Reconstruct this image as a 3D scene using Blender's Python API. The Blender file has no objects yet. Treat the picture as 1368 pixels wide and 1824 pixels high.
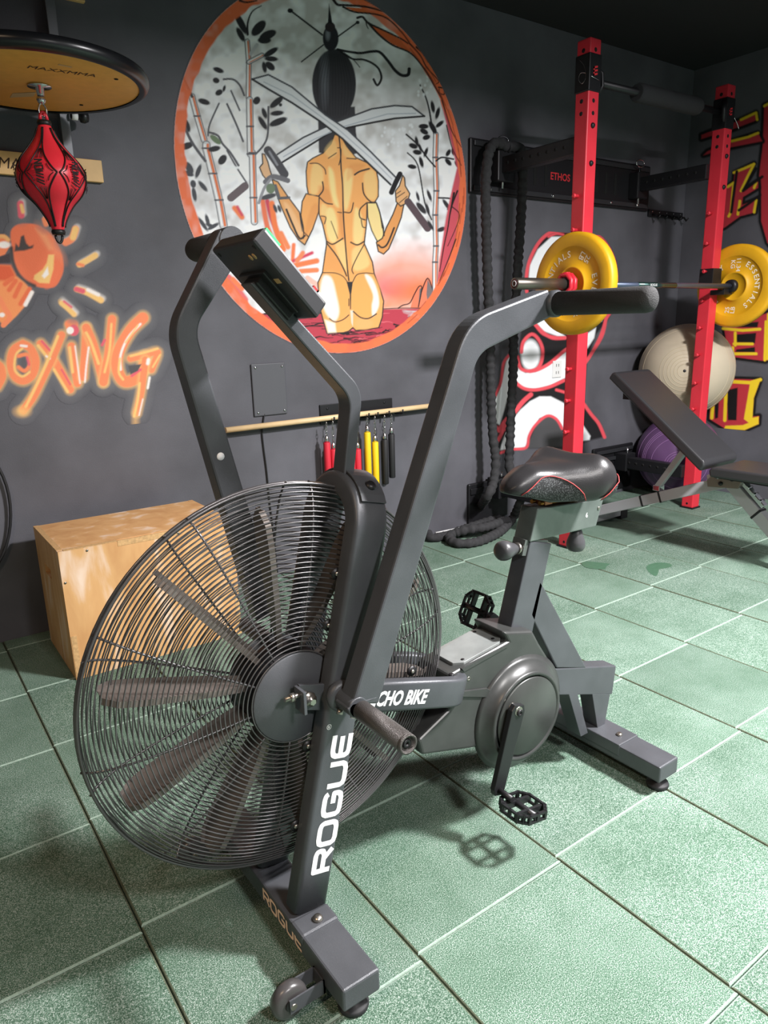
import bpy, bmesh, math, random
import numpy as np
from mathutils import Vector, Matrix

# ---------------------------------------------------------------- camera, world, lights
SC = bpy.context.scene
COL = SC.collection
W, H, FPX = 1368.0, 1824.0, 1278.5
YAW, PITCH, ROLL = 0.61447, 0.25792, -0.02672
CZ = 1.15


def cam_axes():
    cy, sy, cp, sp = math.cos(YAW), math.sin(YAW), math.cos(PITCH), math.sin(PITCH)
    f = np.array([sy * cp, cy * cp, -sp])
    r = np.array([cy, -sy, 0.0])
    u = np.cross(r, f)
    c, s = math.cos(ROLL), math.sin(ROLL)
    return c * r + s * u, -s * r + c * u, f


CR, CU, CF = cam_axes()
CP = np.array([0, 0, CZ])
cam_d = bpy.data.cameras.new('camera')
cam_d.sensor_fit = 'VERTICAL'
cam_d.sensor_height = 36.0
cam_d.lens = FPX / H * 36.0
cam_d.clip_start = 0.02
cam = bpy.data.objects.new('camera', cam_d)
COL.objects.link(cam)
cam.matrix_world = Matrix(((CR[0], CU[0], -CF[0], 0), (CR[1], CU[1], -CF[1], 0), (CR[2], CU[2], -CF[2], CZ), (0, 0, 0, 1)))
SC.camera = cam

SC.view_settings.view_transform = 'Standard'
SC.view_settings.look = 'None'
SC.view_settings.gamma = 1.0
SC.view_settings.use_curve_mapping = False
SC.view_settings.exposure = -0.13

wd = bpy.data.worlds.new('world')
wd.use_nodes = True
wd.node_tree.nodes['Background'].inputs[0].default_value = (0.8, 0.85, 1.0, 1)
wd.node_tree.nodes['Background'].inputs[1].default_value = 0.25
SC.world = wd


def area(name, loc, size, power, col=(1, 1, 1), rot=(0, 0, 0), sy=None, spread=math.pi):
    l = bpy.data.lights.new(name, 'AREA')
    l.energy = power
    l.color = col
    l.size = size
    l.spread = spread
    if sy:
        l.shape = 'RECTANGLE'
        l.size_y = sy
    o = bpy.data.objects.new(name, l)
    COL.objects.link(o)
    o.location = loc
    o.rotation_euler = rot
    return o


area('ceiling_lamp_main', (2.35, -0.12, 2.585), 0.30, 345, (1, 0.975, 0.985), sy=0.30, spread=math.radians(168))
area('front_fill', (0.75, -1.6, 2.585), 0.4, 120, (1, 0.96, 0.94), sy=0.4, spread=math.radians(168))  # added fill light that brightens the near faces from the camera side
area('ceiling_lamp_rack', (3.2, -0.6, 2.585), 0.35, 60, (1, 0.98, 0.99), sy=0.35, spread=math.radians(168))
area('left_warm_fill', (-1.2, 0.3, 2.585), 0.4, 30, (1, 0.72, 0.48), sy=0.4, spread=math.radians(168))  # added warm fill light that tints the left-facing sides brown


# pixel of the photograph -> point of the place on a plane x / y / z = const
def _ray(px, py):
    return CF + ((px - W / 2) / FPX) * CR - ((py - H / 2) / FPX) * CU


def atx(px, py, v):
    d = _ray(px, py); return CP + d * (v / d[0])


def aty(px, py, v):
    d = _ray(px, py); return CP + d * (v / d[1])


def atz(px, py, v):
    d = _ray(px, py); return CP + d * ((v - CZ) / d[2])


def proj(P):
    v = np.asarray(P, float) - CP
    z = v @ CF
    return W / 2 + FPX * (v @ CR) / z, H / 2 - FPX * (v @ CU) / z


# ---------------------------------------------------------------- helpers
def lin(c):
    c = np.asarray(c, float) / 255.0
    return np.where(c <= 0.04045, c / 12.92, ((c + 0.055) / 1.055) ** 2.4)


MATS = {}


def mat(name, rgb, rough=0.5, metal=0.0, var=0.0, vscale=40.0, bump=0.0, bscale=200.0, spec=0.5, coat=0.0, emit=0.0):
    """principled material; rgb is an sRGB 0-255 colour; var = noise variation of value; bump = fine relief"""
    if name in MATS:
        return MATS[name]
    m = bpy.data.materials.new(name)
    m.use_nodes = True
    nt = m.node_tree
    b = nt.nodes['Principled BSDF']
    c = lin(rgb)
    b.inputs['Base Color'].default_value = (*c, 1)
    b.inputs['Roughness'].default_value = rough
    b.inputs['Metallic'].default_value = metal
    b.inputs['Specular IOR Level'].default_value = spec
    b.inputs['Coat Weight'].default_value = coat
    if emit:
        b.inputs['Emission Color'].default_value = (*c, 1)
        b.inputs['Emission Strength'].default_value = emit
    tc = nt.nodes.new('ShaderNodeTexCoord')
    if var:
        n = nt.nodes.new('ShaderNodeTexNoise')
        n.inputs['Scale'].default_value = vscale
        n.inputs['Detail'].default_value = 4
        nt.links.new(tc.outputs['Object'], n.inputs['Vector'])
        r = nt.nodes.new('ShaderNodeValToRGB')
        r.color_ramp.elements[0].position = 0.3
        r.color_ramp.elements[1].position = 0.7
        r.color_ramp.elements[0].color = (*(c * (1 - var)), 1)
        r.color_ramp.elements[1].color = (*np.minimum(c * (1 + var), 1), 1)
        nt.links.new(n.outputs['Fac'], r.inputs['Fac'])
        nt.links.new(r.outputs['Color'], b.inputs['Base Color'])
    if bump:
        n = nt.nodes.new('ShaderNodeTexNoise')
        n.inputs['Scale'].default_value = bscale
        n.inputs['Detail'].default_value = 3
        nt.links.new(tc.outputs['Object'], n.inputs['Vector'])
        bp = nt.nodes.new('ShaderNodeBump')
        bp.inputs['Strength'].default_value = bump
        bp.inputs['Distance'].default_value = 0.004
        nt.links.new(n.outputs['Fac'], bp.inputs['Height'])
        nt.links.new(bp.outputs['Normal'], b.inputs['Normal'])
    MATS[name] = m
    return m


def wloc(o):
    v = Vector((0, 0, 0))
    while o:
        v += o.location
        o = o.parent
    return v


def tag(o, label=None, cat=None, group=None, kind=None):
    if label: o['label'] = label
    if cat: o['category'] = cat
    if group: o['group'] = group
    if kind: o['kind'] = kind
    return o


def thing(name, loc, label=None, cat=None, group=None):
    o = bpy.data.objects.new(name, None)
    COL.objects.link(o)
    o.location = loc
    o.empty_display_size = 0.05
    return tag(o, label, cat, group)


class MB:
    """collects geometry in world coordinates"""
    def __init__(s):
        s.v = []; s.f = []; s.sm = []; s.mi = []

    def add(s, vs, fs, smooth=False, mi=0):
        k = len(s.v)
        s.v += [tuple(map(float, p)) for p in vs]
        for f in fs:
            s.f.append([k + i for i in f]); s.sm.append(smooth); s.mi.append(mi)
        return s

    def box(s, x0, x1, y0, y1, z0, z1, mi=0):
        vs = [(x, y, z) for x in (x0, x1) for y in (y0, y1) for z in (z0, z1)]
        return s.add(vs, [(0, 1, 3, 2), (4, 6, 7, 5), (0, 4, 5, 1), (2, 3, 7, 6), (0, 2, 6, 4), (1, 5, 7, 3)], mi=mi)

    def obox(s, c, ax, ay, az, mi=0):
        """oriented box: centre and three half vectors"""
        c, ax, ay, az = map(np.asarray, (c, ax, ay, az))
        vs = [c + i * ax + j * ay + k * az for i in (-1, 1) for j in (-1, 1) for k in (-1, 1)]
        return s.add(vs, [(0, 1, 3, 2), (4, 6, 7, 5), (0, 4, 5, 1), (2, 3, 7, 6), (0, 2, 6, 4), (1, 5, 7, 3)], mi=mi)

    def prism(s, poly, d0, d1, axis='y', mi=0):
        """extrude a 2D polygon: axis y -> (x,z), x -> (y,z), z -> (x,y)"""
        def P(a, b, d):
            return {'y': (a, d, b), 'x': (d, a, b), 'z': (a, b, d)}[axis]
        n = len(poly)
        vs = [P(a, b, d0) for a, b in poly] + [P(a, b, d1) for a, b in poly]
        fs = [list(range(n))[::-1], list(range(n, 2 * n))] + [(i, (i + 1) % n, n + (i + 1) % n, n + i) for i in range(n)]
        return s.add(vs, fs, mi=mi)

    def loft(s, rings, closed=True, caps=True, smooth=True, mi=0, loop=False):
        n = len(rings[0])
        vs = [p for r in rings for p in r]
        fs = []
        m = len(rings)
        for i in range(m if loop else m - 1):
            j = (i + 1) % m
            for k in range(n if closed else n - 1):
                l = (k + 1) % n
                fs.append((i * n + k, i * n + l, j * n + l, j * n + k))
        s.add(vs, fs, smooth, mi)
        if caps and not loop:
            k = len(s.v) - len(vs)
            s.f.append([k + i for i in range(n)][::-1]); s.sm.append(False); s.mi.append(mi)
            s.f.append([k + (m - 1) * n + i for i in range(n)]); s.sm.append(False); s.mi.append(mi)
        return s

    def frames(s, path, up=(0, 0, 1), loop=False):
        P = [np.asarray(p, float) for p in path]
        out = []
        m = len(P)
        prev = None
        for i in range(m):
            a = P[(i - 1) % m] if (loop or i > 0) else P[i]
            b = P[(i + 1) % m] if (loop or i < m - 1) else P[i]
            t = b - a
            t = t / (np.linalg.norm(t) + 1e-12)
            if prev is None:
                u = np.asarray(up, float)
                if abs(u @ t) > 0.98:
                    u = np.array([1.0, 0, 0]) if abs(t[0]) < 0.9 else np.array([0, 1.0, 0])
            else:
                u = prev
            n = u - (u @ t) * t
            n /= np.linalg.norm(n)
            prev = n
            out.append((P[i], t, n, np.cross(t, n)))
        return out

    def tube(s, path, r, n=8, loop=False, caps=True, mi=0, up=(0, 0, 1)):
        fr = s.frames(path, up, loop)
        rr = r if hasattr(r, '__len__') else [r] * len(fr)
        rings = [[c + q * (math.cos(2 * math.pi * k / n) * a + math.sin(2 * math.pi * k / n) * b) for k in range(n)] for (c, t, a, b), q in zip(fr, rr)]
        return s.loft(rings, caps=caps, mi=mi, loop=loop)

    def cyl(s, a, b, r, n=24, r2=None, mi=0):
        return s.tube([a, b], [r, r if r2 is None else r2], n=n, mi=mi)

    def lathe(s, prof, c, axis, n=32, caps=True, mi=0):
        """prof = [(r, h)], revolved about axis through c"""
        t = np.asarray(axis, float); t /= np.linalg.norm(t)
        u = np.array([0, 0, 1.0]) if abs(t[2]) < 0.9 else np.array([1.0, 0, 0])
        a = u - (u @ t) * t; a /= np.linalg.norm(a)
        b = np.cross(t, a)
        c = np.asarray(c, float)
        rings = [[c + t * h + max(r, 1e-5) * (math.cos(2 * math.pi * k / n) * a + math.sin(2 * math.pi * k / n) * b) for k in range(n)] for r, h in prof]
        return s.loft(rings, caps=caps, mi=mi)

    def sweep(s, path, section, side=(0, 1, 0), caps=True, smooth=False, mi=0):
        """sweep a 2D section (a along in-plane normal, b along side) along a path lying in the plane perpendicular to side"""
        S = np.asarray(side, float)
        P = [np.asarray(p, float) for p in path]
        rings = []
        for i in range(len(P)):
            a = P[max(i - 1, 0)]; b = P[min(i + 1, len(P) - 1)]
            t = (b - a); t /= np.linalg.norm(t)
            nn = np.cross(S, t); nn /= np.linalg.norm(nn)
            k = 1.0
            if 0 < i < len(P) - 1:
                t1 = P[i] - P[i - 1]; t1 /= np.linalg.norm(t1)
                k = 1.0 / max(0.5, abs(t1 @ t))
            rings.append([P[i] + nn * p * k + S * q for p, q in section])
        return s.loft(rings, caps=caps, smooth=smooth, mi=mi)


def rrect(w, h, r, n=3):
    """rounded rectangle section centred at 0"""
    out = []
    for cx, cy, a0 in ((w / 2 - r, h / 2 - r, 0), (-w / 2 + r, h / 2 - r, 90), (-w / 2 + r, -h / 2 + r, 180), (w / 2 - r, -h / 2 + r, 270)):
        for k in range(n + 1):
            a = math.radians(a0 + 90 * k / n)
            out.append((cx + r * math.cos(a), cy + r * math.sin(a)))
    return out


def ob(name, mb, m, parent=None, label=None, cat=None, group=None, kind=None, bev=0.0, seg=2, sub=0, origin=None, autosmooth=None):
    me = bpy.data.meshes.new(name)
    off = np.array(wloc(parent)) if parent else (np.array(origin, float) if origin is not None else np.zeros(3))
    me.from_pydata([tuple(np.array(p) - off) for p in mb.v], [], mb.f)
    me.polygons.foreach_set('use_smooth', mb.sm)
    for q in (m if isinstance(m, (list, tuple)) else [m]):
        me.materials.append(q)
    me.polygons.foreach_set('material_index', mb.mi)
    bm = bmesh.new()
    bm.from_mesh(me)
    bmesh.ops.recalc_face_normals(bm, faces=bm.faces)
    if bev:
        es = [e for e in bm.edges if len(e.link_faces) == 2 and e.calc_face_angle(0) > 0.5]
        bmesh.ops.bevel(bm, geom=es, offset=bev, segments=seg, affect='EDGES', profile=0.5, clamp_overlap=True)
    bm.to_mesh(me)
    bm.free()
    me.update()
    o = bpy.data.objects.new(name, me)
    COL.objects.link(o)
    if parent:
        o.parent = parent
    elif origin is not None:
        o.location = origin
    if sub:
        md = o.modifiers.new('sub', 'SUBSURF'); md.levels = sub; md.render_levels = sub
    return tag(o, label, cat, group, kind)


def inst(src, name, mtx_loc=(0, 0, 0), rot=(0, 0, 0), parent=None, scale=(1, 1, 1)):
    o = bpy.data.objects.new(name, src.data)
    COL.objects.link(o)
    o.location = mtx_loc; o.rotation_euler = rot; o.scale = scale
    if parent: o.parent = parent
    return o


def catmull(pts, n=8, closed=False):
    P = [np.asarray(p, float) for p in pts]
    m = len(P)
    out = []
    for i in range(m if closed else m - 1):
        g = lambda k: P[k % m] if closed else P[min(max(k, 0), m - 1)]
        p0, p1, p2, p3 = g(i - 1), g(i), g(i + 1), g(i + 2)
        for k in range(n):
            t = k / n
            out.append(0.5 * ((2 * p1) + (-p0 + p2) * t + (2 * p0 - 5 * p1 + 4 * p2 - p3) * t * t + (-p0 + 3 * p1 - 3 * p2 + p3) * t ** 3))
    if not closed:
        out.append(P[-1])
    return out


def fillet(pts, r, n=6):
    """round the inner corners of a polyline"""
    P = [np.asarray(p, float) for p in pts]
    rr = r if hasattr(r, '__len__') else [r] * len(P)
    out = [P[0]]
    for i in range(1, len(P) - 1):
        a, b, c = P[i - 1], P[i], P[i + 1]
        u = (a - b) / np.linalg.norm(a - b); w = (c - b) / np.linalg.norm(c - b)
        ang = math.acos(max(-1, min(1, u @ w)))
        d = min(rr[i] / math.tan(ang / 2), 0.48 * np.linalg.norm(a - b), 0.48 * np.linalg.norm(c - b))
        p, q = b + u * d, b + w * d
        for k in range(n + 1):
            t = k / n
            out.append((1 - t) ** 2 * p + 2 * t * (1 - t) * b + t * t * q)
    out.append(P[-1])
    return out


def text_mesh(body, size, origin, ex, ey, bold=0.0, shear=0.0, sx=1.0, align='LEFT', spacing=1.0, raise_=0.0):
    """flat lettering: returns an MB with the glyphs laid out on axes ex, ey from origin"""
    cu = bpy.data.curves.new('lettering', 'FONT')
    cu.body = body; cu.size = size; cu.shear = shear; cu.offset = bold
    cu.align_x = align; cu.space_character = spacing; cu.resolution_u = 3
    t = bpy.data.objects.new('lettering', cu)
    COL.objects.link(t)
    dg = bpy.context.evaluated_depsgraph_get()
    me = bpy.data.meshes.new_from_object(t.evaluated_get(dg))
    o, ex, ey = np.asarray(origin, float), np.asarray(ex, float), np.asarray(ey, float)
    ex = ex / np.linalg.norm(ex); ey = ey / np.linalg.norm(ey)
    nz = np.cross(ex, ey)
    mb = MB()
    mb.add([o + ex * v.co.x * sx + ey * v.co.y + nz * raise_ for v in me.vertices], [list(p.vertices) for p in me.polygons])
    bpy.data.objects.remove(t); bpy.data.curves.remove(cu); bpy.data.meshes.remove(me)
    return mb


def stroke_mesh(lines, th, origin, ex, ey, mb=None):
    """flat strokes of constant thickness: lines in 2D"""
    mb = mb or MB()
    o, ex, ey = np.asarray(origin, float), np.asarray(ex, float), np.asarray(ey, float)
    nz = np.cross(ex, ey)
    lift = [0.0]

    def P(p):
        return o + ex * p[0] + ey * p[1] + nz * lift[0]
    for ln in lines:
        for a, b in zip(ln[:-1], ln[1:]):
            a, b = np.array(a, float), np.array(b, float)
            d = b - a; L = np.linalg.norm(d)
            if L < 1e-9: continue
            d /= L; n = np.array([-d[1], d[0]]) * th / 2
            lift[0] += 0.000012
            mb.add([P(a + n), P(a - n), P(b - n), P(b + n)], [(0, 1, 2, 3)])
        for a in ln[1:-1]:
            a = np.array(a, float)
            lift[0] += 0.000012
            mb.add([P(a + th / 2 * np.array([math.cos(k * math.pi / 5), math.sin(k * math.pi / 5)])) for k in range(10)], [list(range(10))])
    return mb
# ---------------------------------------------------------------- the room
YB, XR, ZC, XL, YF = 2.945, 4.54, 2.62, -1.95, -2.6


def wall_nodes(m, rgb, patch=0.25):
    """matt painted plaster with faint roller marks and scuffs; returns the colour socket"""
    nt = m.node_tree
    b = nt.nodes['Principled BSDF']
    b.inputs['Roughness'].default_value = 0.62
    b.inputs['Specular IOR Level'].default_value = 0.35
    tc = nt.nodes.new('ShaderNodeTexCoord')
    n = nt.nodes.new('ShaderNodeTexNoise')
    n.inputs['Scale'].default_value = 3.0
    n.inputs['Detail'].default_value = 6
    nt.links.new(tc.outputs['Object'], n.inputs['Vector'])
    c = lin(rgb)
    r = nt.nodes.new('ShaderNodeValToRGB')
    r.color_ramp.elements[0].position = 0.3
    r.color_ramp.elements[1].position = 0.75
    r.color_ramp.elements[0].color = (*(c * (1 - patch)), 1)
    r.color_ramp.elements[1].color = (*(c * (1 + patch)), 1)
    nt.links.new(n.outputs['Fac'], r.inputs['Fac'])
    f = nt.nodes.new('ShaderNodeTexNoise')
    f.inputs['Scale'].default_value = 180
    nt.links.new(tc.outputs['Object'], f.inputs['Vector'])
    bp = nt.nodes.new('ShaderNodeBump')
    bp.inputs['Strength'].default_value = 0.12
    bp.inputs['Distance'].default_value = 0.003
    nt.links.new(f.outputs['Fac'], bp.inputs['Height'])
    nt.links.new(bp.outputs['Normal'], b.inputs['Normal'])
    return r.outputs['Color'], b


WALL_RGB = (88, 88, 94)
m_wall = bpy.data.materials.new('charcoal_wall_paint'); m_wall.use_nodes = True
cs, bs = wall_nodes(m_wall, WALL_RGB)
m_wall.node_tree.links.new(cs, bs.inputs['Base Color'])
m_paint = bpy.data.materials.new('mural_paint_on_wall'); m_paint.use_nodes = True
cs, bs = wall_nodes(m_paint, WALL_RGB)
nt = m_paint.node_tree
at_c = nt.nodes.new('ShaderNodeVertexColor'); at_c.layer_name = 'paint'
mixn = nt.nodes.new('ShaderNodeMix'); mixn.data_type = 'RGBA'
nt.links.new(at_c.outputs['Alpha'], mixn.inputs['Factor'])
nt.links.new(cs, mixn.inputs['A'])
nt.links.new(at_c.outputs['Color'], mixn.inputs['B'])
nt.links.new(mixn.outputs['Result'], bs.inputs['Base Color'])
m_ceil = mat('black_ceiling_paint', (30, 30, 33), 0.8)

tag(ob('wall_back', MB().box(XL - .1, XR + .1, YB, YB + .1, -.05, ZC + .1), m_wall), kind='structure')
tag(ob('wall_right', MB().box(XR, XR + .1, YF, YB, -.05, ZC + .1), m_wall), kind='structure')
tag(ob('wall_left', MB().box(XL - .1, XL, YF, YB, -.05, ZC + .1), m_wall), kind='structure')
tag(ob('wall_front', MB().box(XL - .1, XR + .1, YF - .1, YF, -.05, ZC + .1), m_wall), kind='structure')
tag(ob('ceiling', MB().box(XL, XR, YF, YB, ZC, ZC + .1), m_ceil), kind='structure')

# floor: rubber granulate tiles, each its own piece, on a dark slab
m_slab = mat('dark_floor_slab', (30, 34, 30), 0.9)
floor = tag(ob('floor', MB().box(XL, XR, YF, YB, -.08, -.03), m_slab), kind='structure')
m_tile = bpy.data.materials.new('green_rubber_granulate'); m_tile.use_nodes = True
nt = m_tile.node_tree
b = nt.nodes['Principled BSDF']
b.inputs['Roughness'].default_value = 0.85
b.inputs['Specular IOR Level'].default_value = 0.25
geo = nt.nodes.new('ShaderNodeNewGeometry')
n1 = nt.nodes.new('ShaderNodeTexNoise'); n1.inputs['Scale'].default_value = 480; n1.inputs['Detail'].default_value = 3
n2 = nt.nodes.new('ShaderNodeTexNoise'); n2.inputs['Scale'].default_value = 3.2; n2.inputs['Detail'].default_value = 6; n2.inputs['Roughness'].default_value = 0.65
n3 = nt.nodes.new('ShaderNodeTexVoronoi'); n3.inputs['Scale'].default_value = 520
for n in (n1, n2, n3):
    nt.links.new(geo.outputs['Position'], n.inputs['Vector'])
oi = nt.nodes.new('ShaderNodeObjectInfo')
r1 = nt.nodes.new('ShaderNodeValToRGB')
for e, (p, c) in zip([r1.color_ramp.elements[0], r1.color_ramp.elements[1], r1.color_ramp.elements.new(0.5)],
                     [(0.34, (56, 82, 66)), (0.66, (138, 162, 147)), (0.5, (95, 124, 106))]):
    e.position = p; e.color = (*lin(c), 1)
nt.links.new(n1.outputs['Fac'], r1.inputs['Fac'])
r2 = nt.nodes.new('ShaderNodeValToRGB')
r2.color_ramp.elements[0].position = 0.32; r2.color_ramp.elements[0].color = (0.62, 0.70, 0.64, 1)
r2.color_ramp.elements[1].position = 0.6; r2.color_ramp.elements[1].color = (1.0, 1.0, 1.0, 1)
nt.links.new(n2.outputs['Fac'], r2.inputs['Fac'])
mx = nt.nodes.new('ShaderNodeMix'); mx.data_type = 'RGBA'; mx.blend_type = 'MULTIPLY'; mx.inputs['Factor'].default_value = 1
nt.links.new(r1.outputs['Color'], mx.inputs['A']); nt.links.new(r2.outputs['Color'], mx.inputs['B'])
mr = nt.nodes.new('ShaderNodeMapRange'); mr.inputs['To Min'].default_value = 0.86; mr.inputs['To Max'].default_value = 1.1
nt.links.new(oi.outputs['Random'], mr.inputs['Value'])
mx2 = nt.nodes.new('ShaderNodeMix'); mx2.data_type = 'RGBA'; mx2.blend_type = 'MULTIPLY'; mx2.inputs['Factor'].default_value = 1
nt.links.new(mx.outputs['Result'], mx2.inputs['A']); nt.links.new(mr.outputs['Result'], mx2.inputs['B'])
nt.links.new(mx2.outputs['Result'], b.inputs['Base Color'])
bp = nt.nodes.new('ShaderNodeBump'); bp.inputs['Strength'].default_value = 0.5; bp.inputs['Distance'].default_value = 0.003
nt.links.new(n3.outputs['Distance'], bp.inputs['Height'])
nt.links.new(bp.outputs['Normal'], b.inputs['Normal'])

TS, TX0 = 0.4, 0.2635
rng = random.Random(4)
tile_cache = {}
m_pale_edge = mat('pale_tile_edge', (138, 158, 144), .9, 0, var=.15, vscale=150, bump=.3, bscale=400)
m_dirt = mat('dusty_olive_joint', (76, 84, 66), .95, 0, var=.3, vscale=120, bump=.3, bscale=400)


def tile_piece(w, d):
    k = (round(w, 3), round(d, 3))
    if k not in tile_cache:
        g, e, t = 0.0010, 0.0036, 0.03
        mb = MB()
        x, y = w / 2 - g, d / 2 - g
        rings = [[(sx * (x - q), sy * (y - q), z) for sx, sy in ((-1, -1), (1, -1), (1, 1), (-1, 1))] for q, z in ((0, -t), (0, -e), (e * .3, -e * .3), (e, 0))]
        mb.loft(rings, smooth=False)
        # paler colour on the edges along the cross joints, dirt-filled edge along the long joints
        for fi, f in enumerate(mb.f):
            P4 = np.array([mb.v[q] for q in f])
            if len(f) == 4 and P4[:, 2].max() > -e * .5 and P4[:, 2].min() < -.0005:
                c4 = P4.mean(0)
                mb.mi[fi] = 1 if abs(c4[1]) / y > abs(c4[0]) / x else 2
        o = ob('floor_tile', mb, [m_tile, m_pale_edge, m_dirt], floor)
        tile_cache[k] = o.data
        return o
    o = bpy.data.objects.new('floor_tile', tile_cache[k])
    COL.objects.link(o); o.parent = floor
    return o


for i in range(-6, 12):
    x0, x1 = max(TX0 + i * TS, XL), min(TX0 + (i + 1) * TS, XR)
    if x1 - x0 < 0.03: continue
    y_off = 0.852 + 0.0167 * i
    for j in range(-10, 7):
        y0, y1 = max(y_off + j * TS, YF), min(y_off + (j + 1) * TS, YB)
        if y1 - y0 < 0.03: continue
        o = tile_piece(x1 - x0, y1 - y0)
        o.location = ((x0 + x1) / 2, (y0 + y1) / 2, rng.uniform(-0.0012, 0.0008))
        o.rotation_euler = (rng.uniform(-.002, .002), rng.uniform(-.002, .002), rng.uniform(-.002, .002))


# ---------------------------------------------------------------- wall paintings
class Canvas:
    """paint layer on a wall: a fine grid whose vertex colours are brushed on by strokes and fills"""
    def __init__(s, plane, v, a0, a1, b0, b1, step):
        s.plane, s.v, s.step = plane, v, step
        s.na, s.nb = int((a1 - a0) / step) + 1, int((b1 - b0) / step) + 1
        A, B = np.meshgrid(np.linspace(a0, a1, s.na), np.linspace(b0, b1, s.nb), indexing='ij')
        s.A, s.B = A.ravel(), B.ravel()
        if plane == 'y':
            s.P = np.stack([s.A, np.full_like(s.A, v), s.B], 1)
        else:
            s.P = np.stack([np.full_like(s.A, v), s.A, s.B], 1)
        s.U, s.V = proj(s.P)
        s.rgb = np.zeros((len(s.A), 3)); s.a = np.zeros(len(s.A))
        s.clip = None

    def put(s, idx, cov, col):
        if s.clip is not None:
            cov = cov * s.clip[idx]
        a0 = s.a[idx]
        a1 = cov + a0 * (1 - cov)
        w = np.where(a1 > 1e-6, cov / np.maximum(a1, 1e-6), 0)[:, None]
        c = lin(col) if np.ndim(col) == 1 else col
        s.rgb[idx] = s.rgb[idx] * (1 - w) + c * w
        s.a[idx] = a1

    def near(s, pts, pad):
        P = np.array(pts)
        x0, y0 = P.min(0) - pad; x1, y1 = P.max(0) + pad
        return np.nonzero((s.U > x0) & (s.U < x1) & (s.V > y0) & (s.V < y1))[0]

    @staticmethod
    def segdist(x, y, a, b):
        d = b - a
        L = max(d @ d, 1e-9)
        t = np.clip(((x - a[0]) * d[0] + (y - a[1]) * d[1]) / L, 0, 1)
        return np.hypot(x - a[0] - t * d[0], y - a[1] - t * d[1]), t

    def stroke(s, pts, w, col, soft=1.2, alpha=1.0, w2=None, curve=True):
        P = [np.array(p, float) for p in pts]
        if curve and len(P) > 2:
            P = catmull(P, 5)
        w2 = w if w2 is None else w2
        idx = s.near(P, max(w, w2) + soft * 2)
        if len(idx) == 0: return
        x, y = s.U[idx], s.V[idx]
        best = np.full(len(idx), 1e9)
        n = len(P) - 1
        for i in range(n):
            d, t = s.segdist(x, y, P[i], P[i + 1])
            ww = (w + (w2 - w) * (i + t) / n) / 2
            best = np.minimum(best, d - ww)
        s.put(idx, alpha * np.clip(0.5 - best / soft / 1.0, 0, 1), col)

    def poly(s, pts, col, soft=1.2, alpha=1.0, curve=False):
        P = [np.array(p, float) for p in pts]
        if curve:
            P = catmull(P, 5, True)
        idx = s.near(P, soft * 2)
        if len(idx) == 0: return
        x, y = s.U[idx], s.V[idx]
        best = np.full(len(idx), 1e9); ins = np.zeros(len(idx), bool)
        m = len(P)
        for i in range(m):
            a, b = P[i], P[(i + 1) % m]
            best = np.minimum(best, s.segdist(x, y, a, b)[0])
            if a[1] != b[1]:
                c = (a[1] > y) != (b[1] > y)
                ins ^= c & (x < (b[0] - a[0]) * (y - a[1]) / (b[1] - a[1]) + a[0])
        s.put(idx, alpha * np.clip(0.5 - np.where(ins, -best, best) / soft, 0, 1), col)

    def ell(s, c, rx, ry, col, rot=0.0, soft=1.2, alpha=1.0):
        R = max(rx, ry) + soft * 2
        idx = s.near([(c[0] - R, c[1] - R), (c[0] + R, c[1] + R)], 0)
        if len(idx) == 0: return
        x, y = s.U[idx] - c[0], s.V[idx] - c[1]
        ca, sa = math.cos(math.radians(rot)), math.sin(math.radians(rot))
        p, q = (x * ca + y * sa) / rx, (-x * sa + y * ca) / ry
        d = (np.hypot(p, q) - 1) * min(rx, ry)
        s.put(idx, alpha * np.clip(0.5 - d / soft, 0, 1), col)

    def noise(s, scale, seed, x=None, y=None):
        x = (s.U if x is None else x) / scale; y = (s.V if y is None else y) / scale
        rs = np.random.RandomState(seed)
        T = rs.rand(64, 64)
        xi, yi = np.floor(x).astype(int), np.floor(y).astype(int)
        fx, fy = x - xi, y - yi
        fx, fy = fx * fx * (3 - 2 * fx), fy * fy * (3 - 2 * fy)
        g = lambda i, j: T[i % 64, j % 64]
        return (g(xi, yi) * (1 - fx) + g(xi + 1, yi) * fx) * (1 - fy) + (g(xi, yi + 1) * (1 - fx) + g(xi + 1, yi + 1) * fx) * fy

    def build(s, name, label, cat):
        keep = s.a.reshape(s.na, s.nb) > 0.004
        cell = keep[:-1, :-1] | keep[1:, :-1] | keep[:-1, 1:] | keep[1:, 1:]
        ii, jj = np.nonzero(cell)
        k = ii * s.nb + jj
        F = np.stack([k, k + s.nb, k + s.nb + 1, k + 1], 1)
        used = np.unique(F)
        remap = np.full(len(s.A), -1); remap[used] = np.arange(len(used))
        F = remap[F]
        P = s.P[used]
        org = P.mean(0); org[1 if s.plane == 'y' else 0] = s.v
        me = bpy.data.meshes.new(name)
        me.vertices.add(len(P)); me.vertices.foreach_set('co', (P - org).ravel())
        me.loops.add(F.size); me.loops.foreach_set('vertex_index', F.ravel())
        me.polygons.add(len(F))
        me.polygons.foreach_set('loop_start', np.arange(len(F)) * 4)
        me.update(calc_edges=True)
        ca = me.color_attributes.new('paint', 'FLOAT_COLOR', 'POINT')
        ca.data.foreach_set('color', np.concatenate([np.minimum(s.rgb[used] * 1.02, .93), s.a[used][:, None]], 1).astype(np.float32).ravel())
        me.materials.append(m_paint)
        o = bpy.data.objects.new(name, me)
        COL.objects.link(o)
        o.location = org
        return tag(o, label, cat)


def crop(x0, y0, k):
    return lambda *uv: [(x0 + k * uv[i], y0 + k * uv[i + 1]) for i in range(0, len(uv), 2)]


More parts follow.
